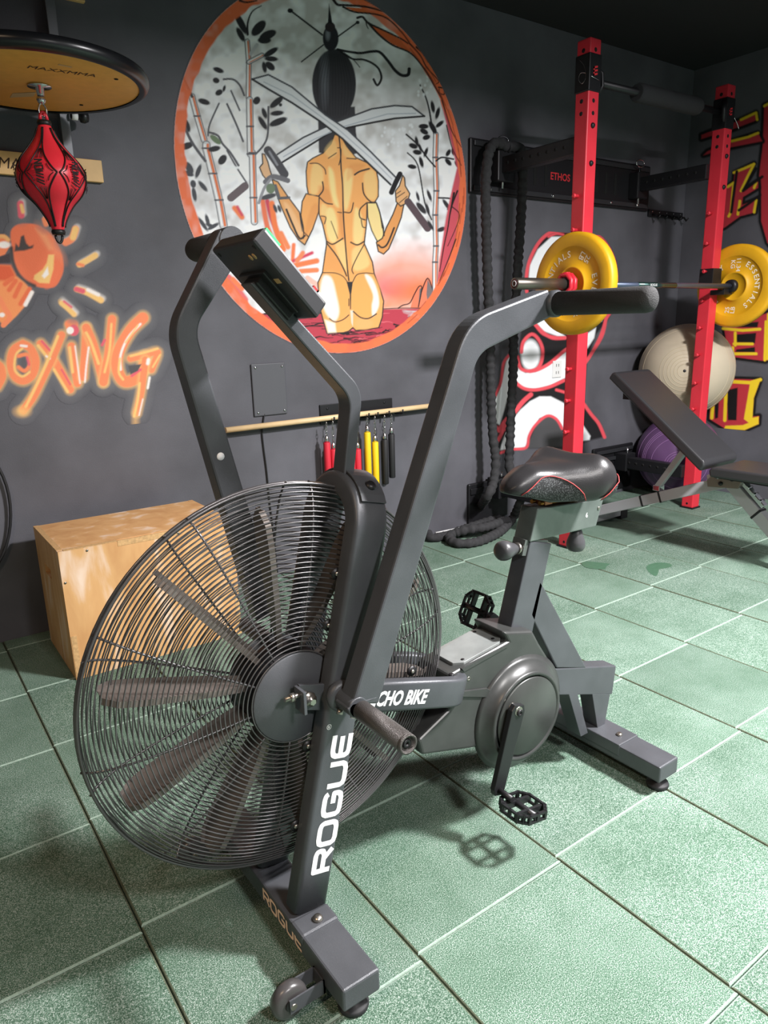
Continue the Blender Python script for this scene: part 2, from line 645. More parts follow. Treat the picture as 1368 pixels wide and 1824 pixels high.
cA, cB = crop(300, 0, .2047), crop(560, 0, .2047)
cC, cD, cE = crop(300, 260, .2047), crop(560, 340, .2047), crop(440, 200, .2339)
INK, GREY = (26, 26, 30), (88, 88, 94)
SKIN, SKIN_L, SKIN_D = (242, 172, 100), (255, 222, 150), (214, 134, 74)
ORANGE = (240, 120, 70)

# --- round mural of a swordswoman seen from behind
cv = Canvas('y', YB - .001, 1.10, 2.67, 0.97, 2.60, 0.0031)
MC, MR = (1.883, 1.772), 0.756
rho = np.hypot(cv.A - MC[0], cv.B - MC[1])
allv = np.arange(len(cv.A))
cv.clip = np.clip((MR - rho) / 0.004 + 0.5, 0, 1)
nz = 0.42 * cv.noise(31, 1, cv.U + .4 * cv.V, cv.V - .3 * cv.U) + 0.34 * cv.noise(17, 2, cv.U - .5 * cv.V, cv.V + .6 * cv.U) + 0.24 * cv.noise(9, 3)
tt = np.clip((cv.V - 40) / 420, 0, 1)
mixw = np.clip((nz - 0.5) * 2.6 + 0.42 + 0.42 * tt, 0, 1)[:, None]
cv.put(allv, np.ones(len(allv)), lin((204, 202, 201)) * (1 - mixw) + lin((248, 250, 254)) * mixw)
cv.ell((730, 175), 60, 90, (165, 160, 158), soft=40, alpha=.35)
# glow near the horizon, brush fans at the left
for c, rx, ry, col, al in (((725, 500), 80, 42, (240, 132, 84), .75), ((700, 510), 34, 24, (240, 110, 120), .8), ((735, 470), 70, 40, (244, 176, 160), .5), ((760, 520), 60, 26, (238, 120, 66), .8),
                           ((690, 545), 30, 10, (240, 130, 70), .9)):
    cv.ell(c, rx, ry, col, soft=26, alpha=al)
for p, w, col in ((cC(820, 480, 860, 700, 930, 860), 9, (232, 120, 84)), (cC(860, 480, 900, 640, 960, 800), 8, (200, 70, 90)), (cC(900, 500, 930, 700, 1000, 900), 10, (244, 128, 72)),
                  (cC(575, 540, 640, 620), 9, (240, 130, 80)), (cC(600, 530, 640, 600), 5, (214, 80, 96)), (cC(1040, 880, 980, 760), 9, (244, 140, 90)), (cC(1080, 1000, 1090, 860), 7, (244, 128, 80)),
                  (cC(1090, 1000, 1250, 930), 6, (214, 70, 96)), (cC(1100, 1040, 1290, 1000), 10, (244, 130, 80)), (cC(1150, 1090, 1290, 1080), 9, (244, 136, 90)), (cC(1120, 1000, 1170, 930), 8, (240, 140, 96)),
                  (cC(1210, 1150, 1320, 1230), 10, (246, 190, 176)), (cC(520, 1150, 600, 1260, 660, 1340), 14, (228, 110, 110)), (cC(560, 1160, 640, 1240), 9, (240, 130, 84)), (cC(500, 1180, 620, 1330), 6, (240, 200, 200))):
    cv.stroke(p, w, col, soft=3)
# water
wat = [(430, 560), (520, 556), (600, 552), (684, 551), (768, 549), (790, 540), (800, 700), (400, 700)]
cv.poly(wat, (186, 62, 78), soft=2)
rs = random.Random(11)
for k in range(150):
    y = rs.uniform(553, 630); x = rs.uniform(430, 775); L = rs.uniform(12, 46)
    pts = [(x + L * q / 4, y + rs.uniform(-1.6, 1.6) - L * q / 4 * .03) for q in range(5)]
    cv.stroke(pts, rs.uniform(1.2, 3.2), INK if rs.random() < .72 else (226, 110, 120), soft=1.2, w2=.6)
for k in range(14):
    cv.stroke([(rs.uniform(715, 770), rs.uniform(552, 575)), (rs.uniform(735, 780), rs.uniform(552, 570))], 2, (200, 196, 200), soft=3, alpha=.6)
# mountains
cv.poly(cD(835, 1020, 870, 900, 910, 832, 930, 850, 985, 760, 1030, 850, 1030, 1020), (236, 128, 96))
cv.poly(cD(905, 1010, 915, 850, 940, 850, 930, 900), (120, 104, 104)); cv.poly(cD(985, 770, 1030, 860, 1030, 980, 990, 990, 975, 900), (120, 110, 112))
cv.stroke(cD(730, 1020, 770, 995, 830, 975, 870, 900, 910, 832, 935, 850, 905, 1010), 2, INK); cv.stroke(cD(930, 880, 985, 760, 1030, 860), 2, INK)
cv.stroke(cD(560, 1030, 760, 1020, 1010, 1022), 1.6, INK)


def trunk(pts, w, seed):
    cv.stroke(pts, w + 3, (96, 96, 100), curve=False); cv.stroke(pts, w, (206, 208, 212), curve=False)
    cv.stroke([(p[0] + w * .22, p[1]) for p in pts], w * .38, (226, 122, 76), curve=False)
    cv.stroke([(p[0] - w * .22, p[1]) for p in pts], w * .22, (250, 248, 246), curve=False)
    for p in pts[1:-1]:
        cv.stroke([(p[0] - w * .6, p[1]), (p[0] + w * .6, p[1])], 3, GREY, curve=False)


def leaf(c, L, w, rot, col=(44, 44, 48)):
    cv.ell(c, L / 2, w / 2, col, rot=rot, soft=1.6)


# left bamboo stems and leaves
trunk(cA(685, 360, 700, 545, 697, 850), 7, 1); trunk(cA(706, 870, 710, 1100, 715, 1340) + cC(730, 60, 740, 450, 748, 660), 10, 2)
trunk(cA(205, 840, 250, 1010, 310, 1215), 9, 3); trunk(cA(330, 1260) + cC(330, 20, 385, 240, 440, 470, 480, 690), 12, 4)
trunk(cA(700, 540, 815, 480), 6, 5); cv.stroke(cA(715, 470, 770, 390), 6, (190, 190, 194)); cv.stroke(cA(70, 545, 150, 720, 205, 840), 3, (70, 70, 74), w2=5)
cv.stroke(cA(690, 300, 690, 200, 730, 100, 810, 50), 4, INK, w2=1.5)
for u, v, L, w, r in ((630, 200, 46, 12, 62), (628, 300, 28, 10, 62), (785, 245, 34, 17, -48), (865, 305, 32, 15, -24), (835, 350, 24, 12, 0), (890, 455, 30, 10, -32), (895, 512, 24, 9, 4), (885, 575, 20, 12, 42), (835, 585, 20, 8, 80),
                      (435, 610, 20, 9, 20), (415, 700, 12, 10, 20), (440, 805, 14, 10, -30), (485, 770, 12, 5, -75), (310, 885, 22, 10, 18), (768, 875, 15, 12, -60), (940, 890, 30, 11, -40), (975, 912, 6, 6, 0), (835, 985, 20, 8, 70), (945, 985, 24, 9, -6), (820, 1070, 28, 9, 58),
                      (955, 1060, 34, 12, -22), (400, 1295, 22, 10, -12), (470, 1390, 20, 13, -55), (160, 1270, 24, 12, -20), (160, 1090, 26, 10, 70)):
    leaf(cA(u, v)[0], L, w, r)
for u, v, L, w, r in ((180, 190, 24, 12, 60), (260, 220, 26, 8, -70), (175, 240, 20, 9, 20), (215, 330, 14, 10, 80), (225, 420, 26, 8, 80), (300, 350, 24, 8, 50), (300, 680, 30, 7, 55), (340, 650, 24, 7, 75), (390, 700, 24, 7, -30), (360, 690, 16, 6, 20), (870, 440, 30, 9, -15), (930, 545, 16, 6, 70), (965, 545, 14, 6, 70)):
    leaf(cC(u, v)[0], L, w, r, (70, 72, 78))
for p, w in ((cA(480, 690, 560, 690, 620, 740, 660, 830), 3.5), (cA(345, 1180, 360, 1080, 440, 900), 3), (cA(510, 905, 590, 1080, 650, 1230), 3.5), (cA(545, 790, 620, 960), 3), (cA(760, 1340, 830, 1260, 865, 1160, 870, 930), 3.5), (cA(110, 1030, 200, 1230, 320, 1400), 5), (cA(350, 1150, 430, 1180, 470, 1250, 540, 1330, 610, 1440), 4),
             (cC(510, 40, 590, 180, 680, 320), 3), (cA(440, 90, 460, 170, 490, 160), 3)):
    cv.stroke(p, w, GREY)
cv.ell(cA(410, 1215)[0], 12, 5, (110, 130, 100), rot=40)
cv.stroke(cC(480, 180, 600, 190), 4, (240, 244, 248), soft=3); cv.stroke(cC(470, 240, 580, 250), 4, (240, 244, 248), soft=3)
# hair, sticks and ribbons
cv.poly([(566, 190), (632, 190), (634, 235), (640, 272), (612, 280), (585, 276), (568, 272)], (58, 57, 62), soft=2)
cv.ell((595, 150), 39, 63, (50, 50, 55), soft=2); cv.ell((578, 140), 7, 40, (120, 124, 134), soft=9, alpha=.6)
for k in range(12):
    x = 565 + k * 5.5
    cv.stroke([(595 + (x - 595) * .55, 96), (x, 150), (595 + (x - 595) * .85, 205)], 1.4, (34, 34, 38), soft=1.4, alpha=.6)
cv.ell((589, 68), 14, 23, (42, 42, 48), soft=1.6); cv.ell((584, 62), 4, 9, (150, 155, 165), soft=4, alpha=.7)
cv.ell((588, 48), 9, 9, (50, 42, 46)); cv.poly([(584, 42), (592, 42), (586, 6)], INK)
cv.stroke([(515, 17), (574, 62)], 3.2, INK); cv.ell((517, 19), 5, 4, INK); cv.stroke([(602, 65), (638, 39)], 2.6, INK); cv.ell((637, 40), 3.4, 3, INK); cv.stroke([(537, 110), (576, 80)], 2.4, INK)
cv.stroke(cB(200, 430, 300, 450, 400, 462, 500, 448, 570, 455, 640, 530, 700, 610, 760, 655, 815, 650, 825, 600), 4, INK, w2=6)
cv.stroke(cB(230, 450, 330, 512, 420, 518, 500, 548, 560, 600, 583, 680, 548, 742, 515, 690), 3.4, INK, w2=4); cv.stroke(cB(260, 460, 340, 520, 395, 585), 1.6, INK)
# swords
s2 = [(494, 275), (540, 245), (580, 226), (605, 215), (662, 194), (703, 188), (734, 190), (756, 207), (703, 211), (660, 219), (621, 227), (590, 235), (545, 263), (503, 289)]
cv.poly(s2, (226, 228, 232)); cv.stroke(s2[:8], 3, (60, 62, 68), curve=False); cv.stroke(s2[7:], 3.4, INK, curve=False)
cv.stroke([(505, 279), (560, 248), (610, 226), (690, 203), (740, 202)], 2, (180, 186, 196), curve=False)
# figure
body = cE(665, 170, 640, 240, 580, 310, 500, 350, 460, 380, 450, 450, 455, 560, 470, 640, 545, 650, 550, 780, 575, 850, 605, 980) + cD(105, 470, 70, 710, 30, 800, 45, 1000, 75, 1120, 110, 1240, 250, 1235, 300, 1220, 335, 1190, 360, 1215, 470, 1205, 560, 1190, 590, 1100, 603, 960, 570, 850, 520, 720, 505, 620, 435, 460) + cE(895, 980, 910, 850, 915, 690, 970, 690, 1000, 640, 1000, 520, 985, 440, 930, 390, 830, 345, 760, 260, 710, 170)
fore_l = cE(190, 510, 235, 530, 310, 640, 400, 760, 420, 900, 470, 950, 440, 1010, 390, 970, 330, 880, 260, 720, 220, 610)
up_l = cE(450, 620, 550, 640, 545, 760, 500, 890, 455, 980, 430, 930, 410, 780, 420, 680)
hand_l = cE(115, 315, 135, 320, 160, 380, 175, 440, 195, 500, 150, 515, 120, 480, 95, 420, 120, 390)
up_r = cE(915, 690, 985, 690, 1010, 760, 1040, 880, 1040, 960, 1000, 1000, 950, 900, 920, 800)
fore_r = cE(1030, 960, 1060, 880, 1110, 780, 1145, 690, 1195, 700, 1175, 800, 1130, 920, 1080, 1040, 1040, 1080, 1000, 1060, 985, 990)
hand_r = cE(1130, 600, 1160, 560, 1185, 480, 1200, 500, 1205, 560, 1240, 620, 1220, 690, 1170, 715, 1135, 680)
for P, c in ((body, SKIN), (up_l, SKIN), (fore_l, (228, 166, 104)), (hand_l, (226, 182, 140)), (up_r, SKIN_L), (fore_r, (230, 158, 92)), (hand_r, (232, 178, 124))):
    cv.poly(P, c); cv.stroke(P + P[:1], 2.2, (52, 48, 48), curve=False)
# lighter and darker brush work of the back
for P, c, al in ((cE(620, 420, 660, 460, 680, 620, 700, 720, 660, 690, 630, 560), SKIN_L, .9), (cE(740, 460, 800, 440, 800, 560, 770, 720, 740, 720), SKIN_L, .8), (cE(500, 400, 570, 420, 580, 530, 530, 620, 480, 600), SKIN_L, .55), (cE(890, 480, 960, 440, 990, 540, 980, 660, 910, 640), SKIN_L, .5),
                 (cE(610, 740, 660, 740, 690, 860, 680, 980, 630, 980, 600, 880), SKIN_L, .9), (cE(820, 740, 860, 760, 890, 880, 870, 990, 810, 980), SKIN_L, .8), (cE(700, 760, 730, 760, 745, 950, 715, 940), SKIN_D, .5), (cE(545, 560, 620, 590, 640, 690, 560, 660), SKIN_D, .4), (cE(780, 400, 900, 400, 820, 470, 760, 520), SKIN_D, .35),
                 (cD(110, 520, 160, 520, 250, 700, 130, 690, 80, 690), SKIN_D, .25), (cD(330, 520, 420, 480, 480, 640, 350, 690), SKIN_L, .6), (cD(180, 480, 260, 440, 280, 700), SKIN_L, .6), (cE(570, 700, 610, 720, 610, 780, 560, 780), SKIN_L, .6), (cE(590, 290, 660, 210, 690, 300, 640, 350), SKIN_L, .4), (cE(730, 240, 780, 300, 820, 350, 740, 330), SKIN_L, .4),
                 (cE(930, 720, 980, 740, 1020, 900, 990, 960, 940, 840), (250, 216, 150), .7), (cE(490, 720, 540, 700, 530, 800, 460, 930, 440, 900), SKIN_D, .35), (cE(280, 700, 330, 720, 420, 900, 380, 930), (246, 200, 150), .6)):
    cv.poly(P, c, soft=5, alpha=al, curve=True)
cv.ell(cD(180, 920)[0], 25, 42, (236, 172, 96), soft=5); cv.ell(cD(440, 905)[0], 27, 40, (236, 172, 96), soft=5)
cv.poly(cD(80, 740, 150, 760, 190, 900, 215, 1050, 180, 1130, 110, 1080, 60, 960, 50, 860), (250, 244, 232), soft=5, curve=True)
cv.poly(cD(440, 735, 500, 760, 550, 880, 560, 1000, 510, 1090, 500, 1000, 510, 900), (250, 244, 232), soft=4, curve=True)
cv.poly(cD(90, 1120, 180, 1150, 190, 1230, 120, 1235), (250, 240, 222), soft=4); cv.ell(cD(255, 1165)[0], 12, 11, SKIN, soft=4); cv.ell(cD(430, 1155)[0], 16, 10, (238, 176, 110), soft=4)
cv.poly(cD(312, 1040, 338, 1040, 335, 1180, 322, 1150), (220, 214, 196)); cv.poly(cD(280, 790, 335, 790, 320, 900, 318, 1030, 310, 1030, 308, 900), (46, 44, 46))
for p, w in ((cE(700, 178, 712, 300, 716, 420, 728, 560, 733, 760, 745, 950, 765, 1190) + cD(300, 780), 2.4), (cE(575, 530, 580, 590, 545, 640), 2.4), (cE(480, 390, 540, 390, 590, 430, 600, 470), 1.8), (cE(880, 540, 890, 620, 940, 680, 980, 685), 2.4), (cE(820, 475, 860, 450, 930, 430), 3), (cE(555, 650, 600, 690, 650, 700), 2.2), (cE(690, 760, 720, 765), 1.6),
             (cE(740, 760, 790, 760, 810, 690), 2), (cE(910, 690, 860, 740, 860, 800, 900, 820), 2.2), (cE(870, 820, 880, 870, 905, 880), 1.8), (cE(565, 790, 600, 800, 590, 850), 1.8), (cE(610, 985, 650, 1005, 700, 980, 730, 960), 2.4), (cE(790, 990, 840, 1010, 890, 985), 2.4), (cE(640, 830, 690, 960), 1.4), (cE(610, 1000, 680, 1090, 730, 1180) + cD(280, 740), 2.4),
             (cE(890, 1010, 840, 1100, 800, 1190) + cD(340, 720), 1.8), (cD(70, 712, 180, 715, 250, 745, 285, 790), 1.6), (cD(335, 790, 370, 730, 440, 715, 510, 720), 1.6), (cD(130, 1110, 180, 1140, 250, 1120, 300, 1080), 1.8), (cD(340, 1050, 400, 1100, 470, 1110, 540, 1070), 2.2), (cD(300, 1000, 300, 940), 1.6), (cE(300, 740, 350, 860, 400, 960, 440, 940), 3.4), (cE(1000, 1010, 1030, 1030, 1070, 1000, 1120, 880), 3),
             (cE(690, 270, 715, 280, 712, 350, 700, 400), 1.8), (cE(620, 350, 680, 310), 1.6), (cE(760, 350, 830, 355), 1.8), (cE(410, 790, 430, 880, 430, 960), 1.8), (cE(1030, 860, 1045, 940), 2), (cE(985, 690, 1010, 760, 1030, 880), 2), (cE(1140, 620, 1170, 600), 1.4), (cE(1140, 650, 1200, 610), 1.4), (cE(1160, 690, 1220, 640), 1.4)):
    cv.stroke(p, w, (44, 42, 44))
# the sword in the right hand crosses in front
s1 = [(449, 141), (478, 133), (520, 155), (580, 205), (620, 232), (660, 270), (706, 317), (696, 329), (650, 285), (610, 247), (570, 216), (520, 183), (480, 160)]
cv.poly(s1, (228, 230, 234)); cv.stroke(s1[:7], 3, (64, 68, 76), curve=False); cv.stroke(s1[7:] + s1[:1], 3.6, (40, 42, 46), curve=False)
cv.stroke([(470, 146), (520, 170), (600, 228), (660, 281), (698, 319)], 2, (188, 194, 202), curve=False)
cv.stroke(cE(1165, 470, 1130, 540, 1100, 610), 9, INK); cv.stroke(cD(815, 95, 985, 325), 13, (92, 76, 82), curve=False); cv.stroke(cE(160, 290, 220, 370, 285, 470), 15, (74, 74, 80)); cv.stroke(cE(170, 300, 230, 400), 4, (140, 142, 150))
cv.stroke(cC(665, 350, 545, 450), 14, (104, 92, 96), curve=False); cv.stroke(cE(140, 530, 200, 490, 310, 520), 9, (110, 110, 116)); cv.stroke(cE(215, 560, 240, 640), 6, (96, 98, 104)); cv.stroke(cE(240, 655, 320, 650), 5, (90, 92, 98)); cv.stroke(cE(90, 690, 130, 580, 180, 510), 5, (150, 150, 156)); cv.ell(cE(180, 580)[0], 8, 9, (110, 128, 104))
# right bamboo
cv.stroke(cB(920, 740, 970, 850, 1000, 960, 1020, 1080, 1045, 1180), 2.4, INK, w2=3.4)
trunk(cB(1058, 1170, 1052, 1370) + cD(1062, 0, 1052, 210, 1058, 480, 1050, 620, 1050, 930), 7, 6)
cv.stroke(cB(800, 1170, 900, 1260, 980, 1370, 1050, 1450), 3, INK); cv.stroke(cB(1060, 1400, 1110, 1370, 1210, 1385), 3, INK); cv.stroke(cB(810, 1330, 900, 1440) + cD(960, 100, 1020, 250), 2.4, INK); cv.stroke(cD(1080, 60, 1200, 75, 1160, 160), 3, INK)
for u, v, L, w, r in ((1030, 930, 22, 7, 80), (1072, 985, 22, 7, -75), (1090, 1080, 18, 7, -40), (950, 1100, 18, 9, 0), (955, 1145, 16, 9, 30), (975, 1195, 14, 9, -20), (1030, 1110, 26, 9, 60), (890, 1230, 18, 6, 80), (860, 1270, 16, 9, 20), (920, 1285, 16, 5, 70), (895, 1325, 16, 9, 10), (970, 1325, 18, 6, -70), (1165, 1330, 14, 7, -60),
                      (1212, 1320, 14, 8, 80), (1262, 1342, 12, 6, -50), (1165, 1410, 16, 8, 50), (1240, 1430, 14, 6, 60), (930, 1410, 20, 7, 75), (850, 1450, 16, 8, 10)):
    leaf(cB(u, v)[0], L, w, r, INK)
for u, v, L, w, r in ((930, 150, 26, 10, 50), (985, 160, 22, 6, 75), (1000, 40, 22, 6, 70), (1150, 120, 24, 7, 55), (1105, 335, 16, 8, -20), (1010, 300, 20, 6, 60), (900, 50, 18, 5, 75)):
    leaf(cD(u, v)[0], L, w, r, (52, 50, 54))
for k in range(26):
    cv.ell((rs.uniform(680, 735), rs.uniform(222, 262)), 2.2, 2.6, (236, 238, 242), soft=2)
for k in range(14):
    cv.ell((rs.uniform(742, 772), rs.uniform(128, 170)), 2.2, 2.8, (236, 238, 242), soft=2)
# orange rim and branches
cv.poly(cB(1095, 870, 1150, 1080, 1200, 1290, 1240, 1460) + cD(1180, 60, 1140, 260, 1090, 600, 1070, 800, 1200, 700, 1400, 400, 1400, 0) + cB(1400, 1200), (206, 84, 96), soft=3)
cv.poly(cB(560, -60, 600, 95, 720, 200, 830, 320, 870, 450, 990, 640, 1060, 790, 1110, 880, 1300, 900, 1200, 500, 900, 0), (214, 104, 56), soft=2)
cv.poly(cB(260, 60, 420, 72, 590, 110, 680, 170, 520, 128, 380, 112), (220, 110, 60)); cv.poly(cB(490, 215, 620, 270, 800, 370, 920, 450, 1010, 640, 960, 600, 840, 455, 680, 385, 560, 300), (216, 104, 58))
ringc = np.clip((rho - (MR - 0.043 + .012 * (cv.noise(16, 5) - .5))) / 0.006 + .5, 0, 1)
ang = np.arctan2(cv.B - MC[1], cv.A - MC[0])
cv.put(allv, ringc * np.clip(0.8 + .4 * cv.noise(12, 9), 0, 1), (236, 116, 72))
for p, w in ((cB(160, -10, 200, 40, 260, 45, 420, 55, 520, 75, 600, 100), 5), (cB(250, 60, 350, 105, 520, 122, 640, 165, 760, 280, 830, 380), 3.4), (cB(430, -10, 520, 40, 600, 90, 700, 180, 820, 290, 900, 400, 990, 520, 1080, 650), 3.6), (cB(375, 155, 420, 148, 470, 200, 600, 262, 750, 335, 815, 378), 4.4), (cB(450, 180, 455, 220, 470, 250), 2.6),
             (cB(470, 200, 560, 300, 680, 392, 840, 465, 960, 605, 1040, 740, 1110, 860), 4), (cB(830, 380, 920, 480, 980, 590, 1080, 700, 1060, 730), 2.6), (cB(890, 410, 940, 460, 990, 540), 4), (cB(1080, 760, 1120, 770, 1130, 820, 1090, 810, 1085, 770), 2.6), (cB(1080, 660, 1130, 760, 1160, 850, 1190, 940), 3), (cB(1110, 870, 1150, 1000, 1200, 1150, 1280, 1280), 2.4), (cB(1150, 1090, 1200, 1290, 1280, 1440), 2.2),
             (cB(600, 0, 640, 80), 2.4), (cD(1245, 0, 1190, 150, 1160, 330, 1130, 470, 1090, 700), 3), (cD(1200, 140, 1260, 200, 1240, 300, 1160, 480), 2), (cD(1230, 420, 1180, 560, 1090, 780), 2.6), (cD(1215, 20, 1180, 200), 4), (cA(500, 0, 430, 90, 350, 210, 290, 270), 3), (cA(620, 5, 680, 20, 770, 5), 4), (cA(250, 320, 200, 480), 2)):
    cv.stroke(p, w, (30, 24, 24), w2=max(1.2, w * .5))
for k in range(26):
    a = rs.uniform(-1.2, 1.0); r0 = MR - rs.uniform(.012, .04)
    q = [proj((MC[0] + r0 * math.cos(a + t), YB, MC[1] + r0 * math.sin(a + t))) for t in (0, .05, .1)]
    cv.stroke(q, 1.6, (150, 60, 40), soft=1.6, alpha=.7)
cv.build('round_mural', 'round wall mural of a swordswoman with crossed blades between bamboo', 'mural')

# --- boxing graffiti
cF, cG = crop(0, 540, .2193), crop(0, 360, .1462)
bx = Canvas('y', YB - .001, 0.22, 1.2, 0.78, 1.78, 0.0033)
OR, YE, PK, WH, HALO = (250, 140, 94), (252, 198, 122), (226, 96, 112), (248, 238, 232), (118, 118, 120)
LET = [(cF(-60, 470, 10, 520, 20, 600, -20, 680), 13), (cF(185, 330, 110, 380, 85, 480, 115, 590, 190, 630, 265, 580, 290, 470, 250, 370, 185, 330), 14), (cF(330, 330, 420, 440, 490, 550, 570, 700), 14), (cF(500, 260, 430, 430, 350, 600, 270, 760, 190, 870), 14), (cF(580, 180, 585, 200), 20),
       (cF(580, 350, 600, 480, 630, 650), 14), (cF(675, 600, 690, 400, 700, 200), 14), (cF(700, 200, 760, 340, 840, 640), 15), (cF(840, 640, 880, 420, 910, 130), 15), (cF(1160, 120, 1060, 220, 970, 380, 950, 520, 1000, 630, 1090, 620, 1160, 540, 1180, 440), 20), (cF(1060, 450, 1180, 420, 1280, 400, 1230, 540), 12), (cF(1180, 460, 1150, 700, 1110, 890), 12)]
for p, w in LET:
    bx.stroke(p, w + 22, HALO, soft=16, alpha=.5)
for p, w in LET:
    bx.stroke(p, w + 5, YE, soft=8, alpha=.7); bx.stroke(p, w, OR, soft=2)
bx.ell(cF(180, 880)[0], 12, 8, YE, soft=12, alpha=.7); bx.ell(cF(1100, 960)[0], 5, 14, YE, soft=10, alpha=.5)
for p, w, c in ((cF(180, 370, 130, 420, 120, 540, 180, 595, 240, 560), 4, YE), (cF(170, 345, 215, 350), 4, WH), (cF(150, 430, 220, 420, 240, 500, 200, 550, 150, 520), 7, OR), (cF(220, 440, 235, 500), 4, PK), (cF(310, 345, 370, 420), 5, YE), (cF(340, 310, 420, 400), 4, PK), (cF(375, 430, 405, 450), 3, WH), (cF(470, 270, 400, 440, 300, 660, 210, 840), 5, YE),
                (cF(440, 540, 500, 640, 550, 720), 5, YE), (cF(500, 540, 570, 660), 3, PK), (cF(565, 360, 590, 560), 5, YE), (cF(610, 350, 630, 500, 650, 650), 2.5, WH), (cF(720, 360, 700, 520, 690, 640), 3, WH), (cF(700, 240, 740, 320, 800, 490), 5, YE), (cF(905, 170, 890, 380, 850, 560), 4, YE), (cF(830, 340, 850, 300), 5, PK), (cF(1140, 170, 1040, 280, 980, 420, 980, 540), 4, WH),
                (cF(1120, 180, 1020, 320), 3, YE), (cF(975, 450, 965, 560, 1000, 620), 4, YE), (cF(1070, 590, 1140, 540), 5, PK), (cF(1060, 430, 1180, 400, 1280, 370), 4, YE), (cF(1205, 460, 1200, 490), 6, WH), (cF(1135, 650, 1120, 780, 1090, 920), 4, YE), (cF(1160, 780, 1130, 910), 2, WH), (cF(1215, 605, 1200, 690), 4, WH), (cF(1300, 420, 1240, 520), 3, YE)):
    bx.stroke(p, w, c, soft=2.5)
bx.ell(cF(195, 490)[0], 5, 8, (96, 92, 96), soft=3); bx.poly(cF(1040, 510, 1150, 495, 1120, 550, 1060, 580), (84, 82, 84), soft=2)
bx.ell(cF(580, 170)[0], 12, 9, OR, soft=2); bx.ell(cF(600, 220)[0], 9, 10, PK, soft=2); bx.ell(cF(570, 222)[0], 6.5, 6.5, WH, soft=2)
# the glove
gl = cG(130, 360, 200, 280, 320, 258, 480, 285, 600, 370, 700, 510, 760, 660, 775, 820, 730, 950, 660, 1035, 520, 1045, 380, 1000, 260, 900, 180, 760, 160, 640, 140, 520)
bx.poly(gl, HALO, soft=22, alpha=.55, curve=True); bx.poly(gl, (236, 118, 78), soft=3, curve=True)
bx.ell(cG(620, 500)[0], 9, 30, (246, 150, 108), rot=-35, soft=14, alpha=.7); bx.poly(cG(430, 320, 560, 400, 640, 570, 600, 580, 520, 450), (246, 160, 110), soft=6, alpha=.8); bx.ell(cG(640, 880)[0], 10, 26, (240, 120, 80), rot=25, soft=4)
bx.poly(cG(590, 640, 660, 640, 650, 820, 600, 990, 480, 985, 410, 940, 420, 890, 520, 820, 570, 740), YE, soft=3); bx.poly(cG(580, 790, 595, 880, 540, 930, 510, 900), WH, soft=3)
bx.poly(cG(175, 600, 190, 500, 230, 545, 255, 420, 290, 400, 320, 500, 360, 540, 410, 520, 400, 560, 300, 590), (70, 62, 60), soft=3)
bx.stroke(cG(140, 560, 150, 700, 210, 860, 300, 960, 420, 1020), 6, (66, 60, 58), soft=4)
cuff = cG(-60, 760, 130, 770, 200, 900, 300, 980, 400, 1090, 330, 1240, 200, 1390, 60, 1520, -60, 1400)
bx.poly(cuff, HALO, soft=20, alpha=.5); bx.poly(cuff, (242, 150, 92), soft=3); bx.poly(cG(-60, 760, 130, 770, 190, 900, 60, 960, -60, 950), (222, 94, 56), soft=6)
for p in (cG(60, 1000, 150, 930), cG(110, 1070, 190, 960), cG(180, 1150, 250, 1000), cG(250, 1240, 360, 1060)):
    bx.stroke(p, 8, (232, 112, 70), soft=3)
bx.stroke(cG(310, 1250, 390, 1100), 7, WH, soft=3); bx.stroke(cG(0, 1180, 60, 1300, 120, 1400, 40, 1500), 9, OR, soft=2); bx.ell(cG(25, 1375)[0], 5, 4, WH, soft=2)
bx.poly(cG(-60, 390, 60, 395, 110, 450, 120, 540, 60, 640, -60, 680), (236, 130, 84), soft=2); bx.ell(cG(50, 520)[0], 11, 6, WH, soft=3); bx.stroke(cG(-40, 420, 50, 420, 100, 460), 7, (240, 178, 110), soft=3); bx.poly(cG(-60, 690, 120, 620, 130, 740, -60, 750), (62, 52, 56), soft=3)
# impact dashes
for p, w, c2 in ((cG(250, 20, 260, 160), 12, PK), (cG(540, 210, 560, 270), 9, OR), (cG(920, 330, 880, 440, 800, 490), 13, OR), (cG(1160, 650, 1060, 710, 970, 760), 11, YE), (cG(940, 1060, 1060, 1100, 1230, 1195), 11, YE), (cG(740, 1210, 830, 1290, 910, 1370), 10, YE), (cF(500, 0, 560, 50, 600, 90), 9, YE)):
    bx.stroke(p, w + 20, HALO, soft=14, alpha=.55); bx.stroke([(q[0] + 3, q[1] - 3) for q in p], w * .8, (236, 230, 226), soft=7, alpha=.8); bx.stroke(p, w, c2 if c2 != YE else YE, soft=3)
bx.stroke(cG(260, 40, 280, 120), 6, YE, soft=3); bx.stroke(cG(920, 330, 890, 430), 11, YE, soft=3); bx.stroke(cG(950, 755, 1010, 770), 6, OR, soft=3); bx.stroke(cG(930, 1060, 1010, 1085), 9, PK, soft=3); bx.stroke(cG(1070, 1070, 1200, 1130), 6, WH, soft=3); bx.stroke(cG(780, 1210, 870, 1280), 4, PK, soft=3)
bx.build('boxing_graffiti', 'orange spray-painted boxing glove with lettering BOXiNG on the grey wall', 'graffiti')

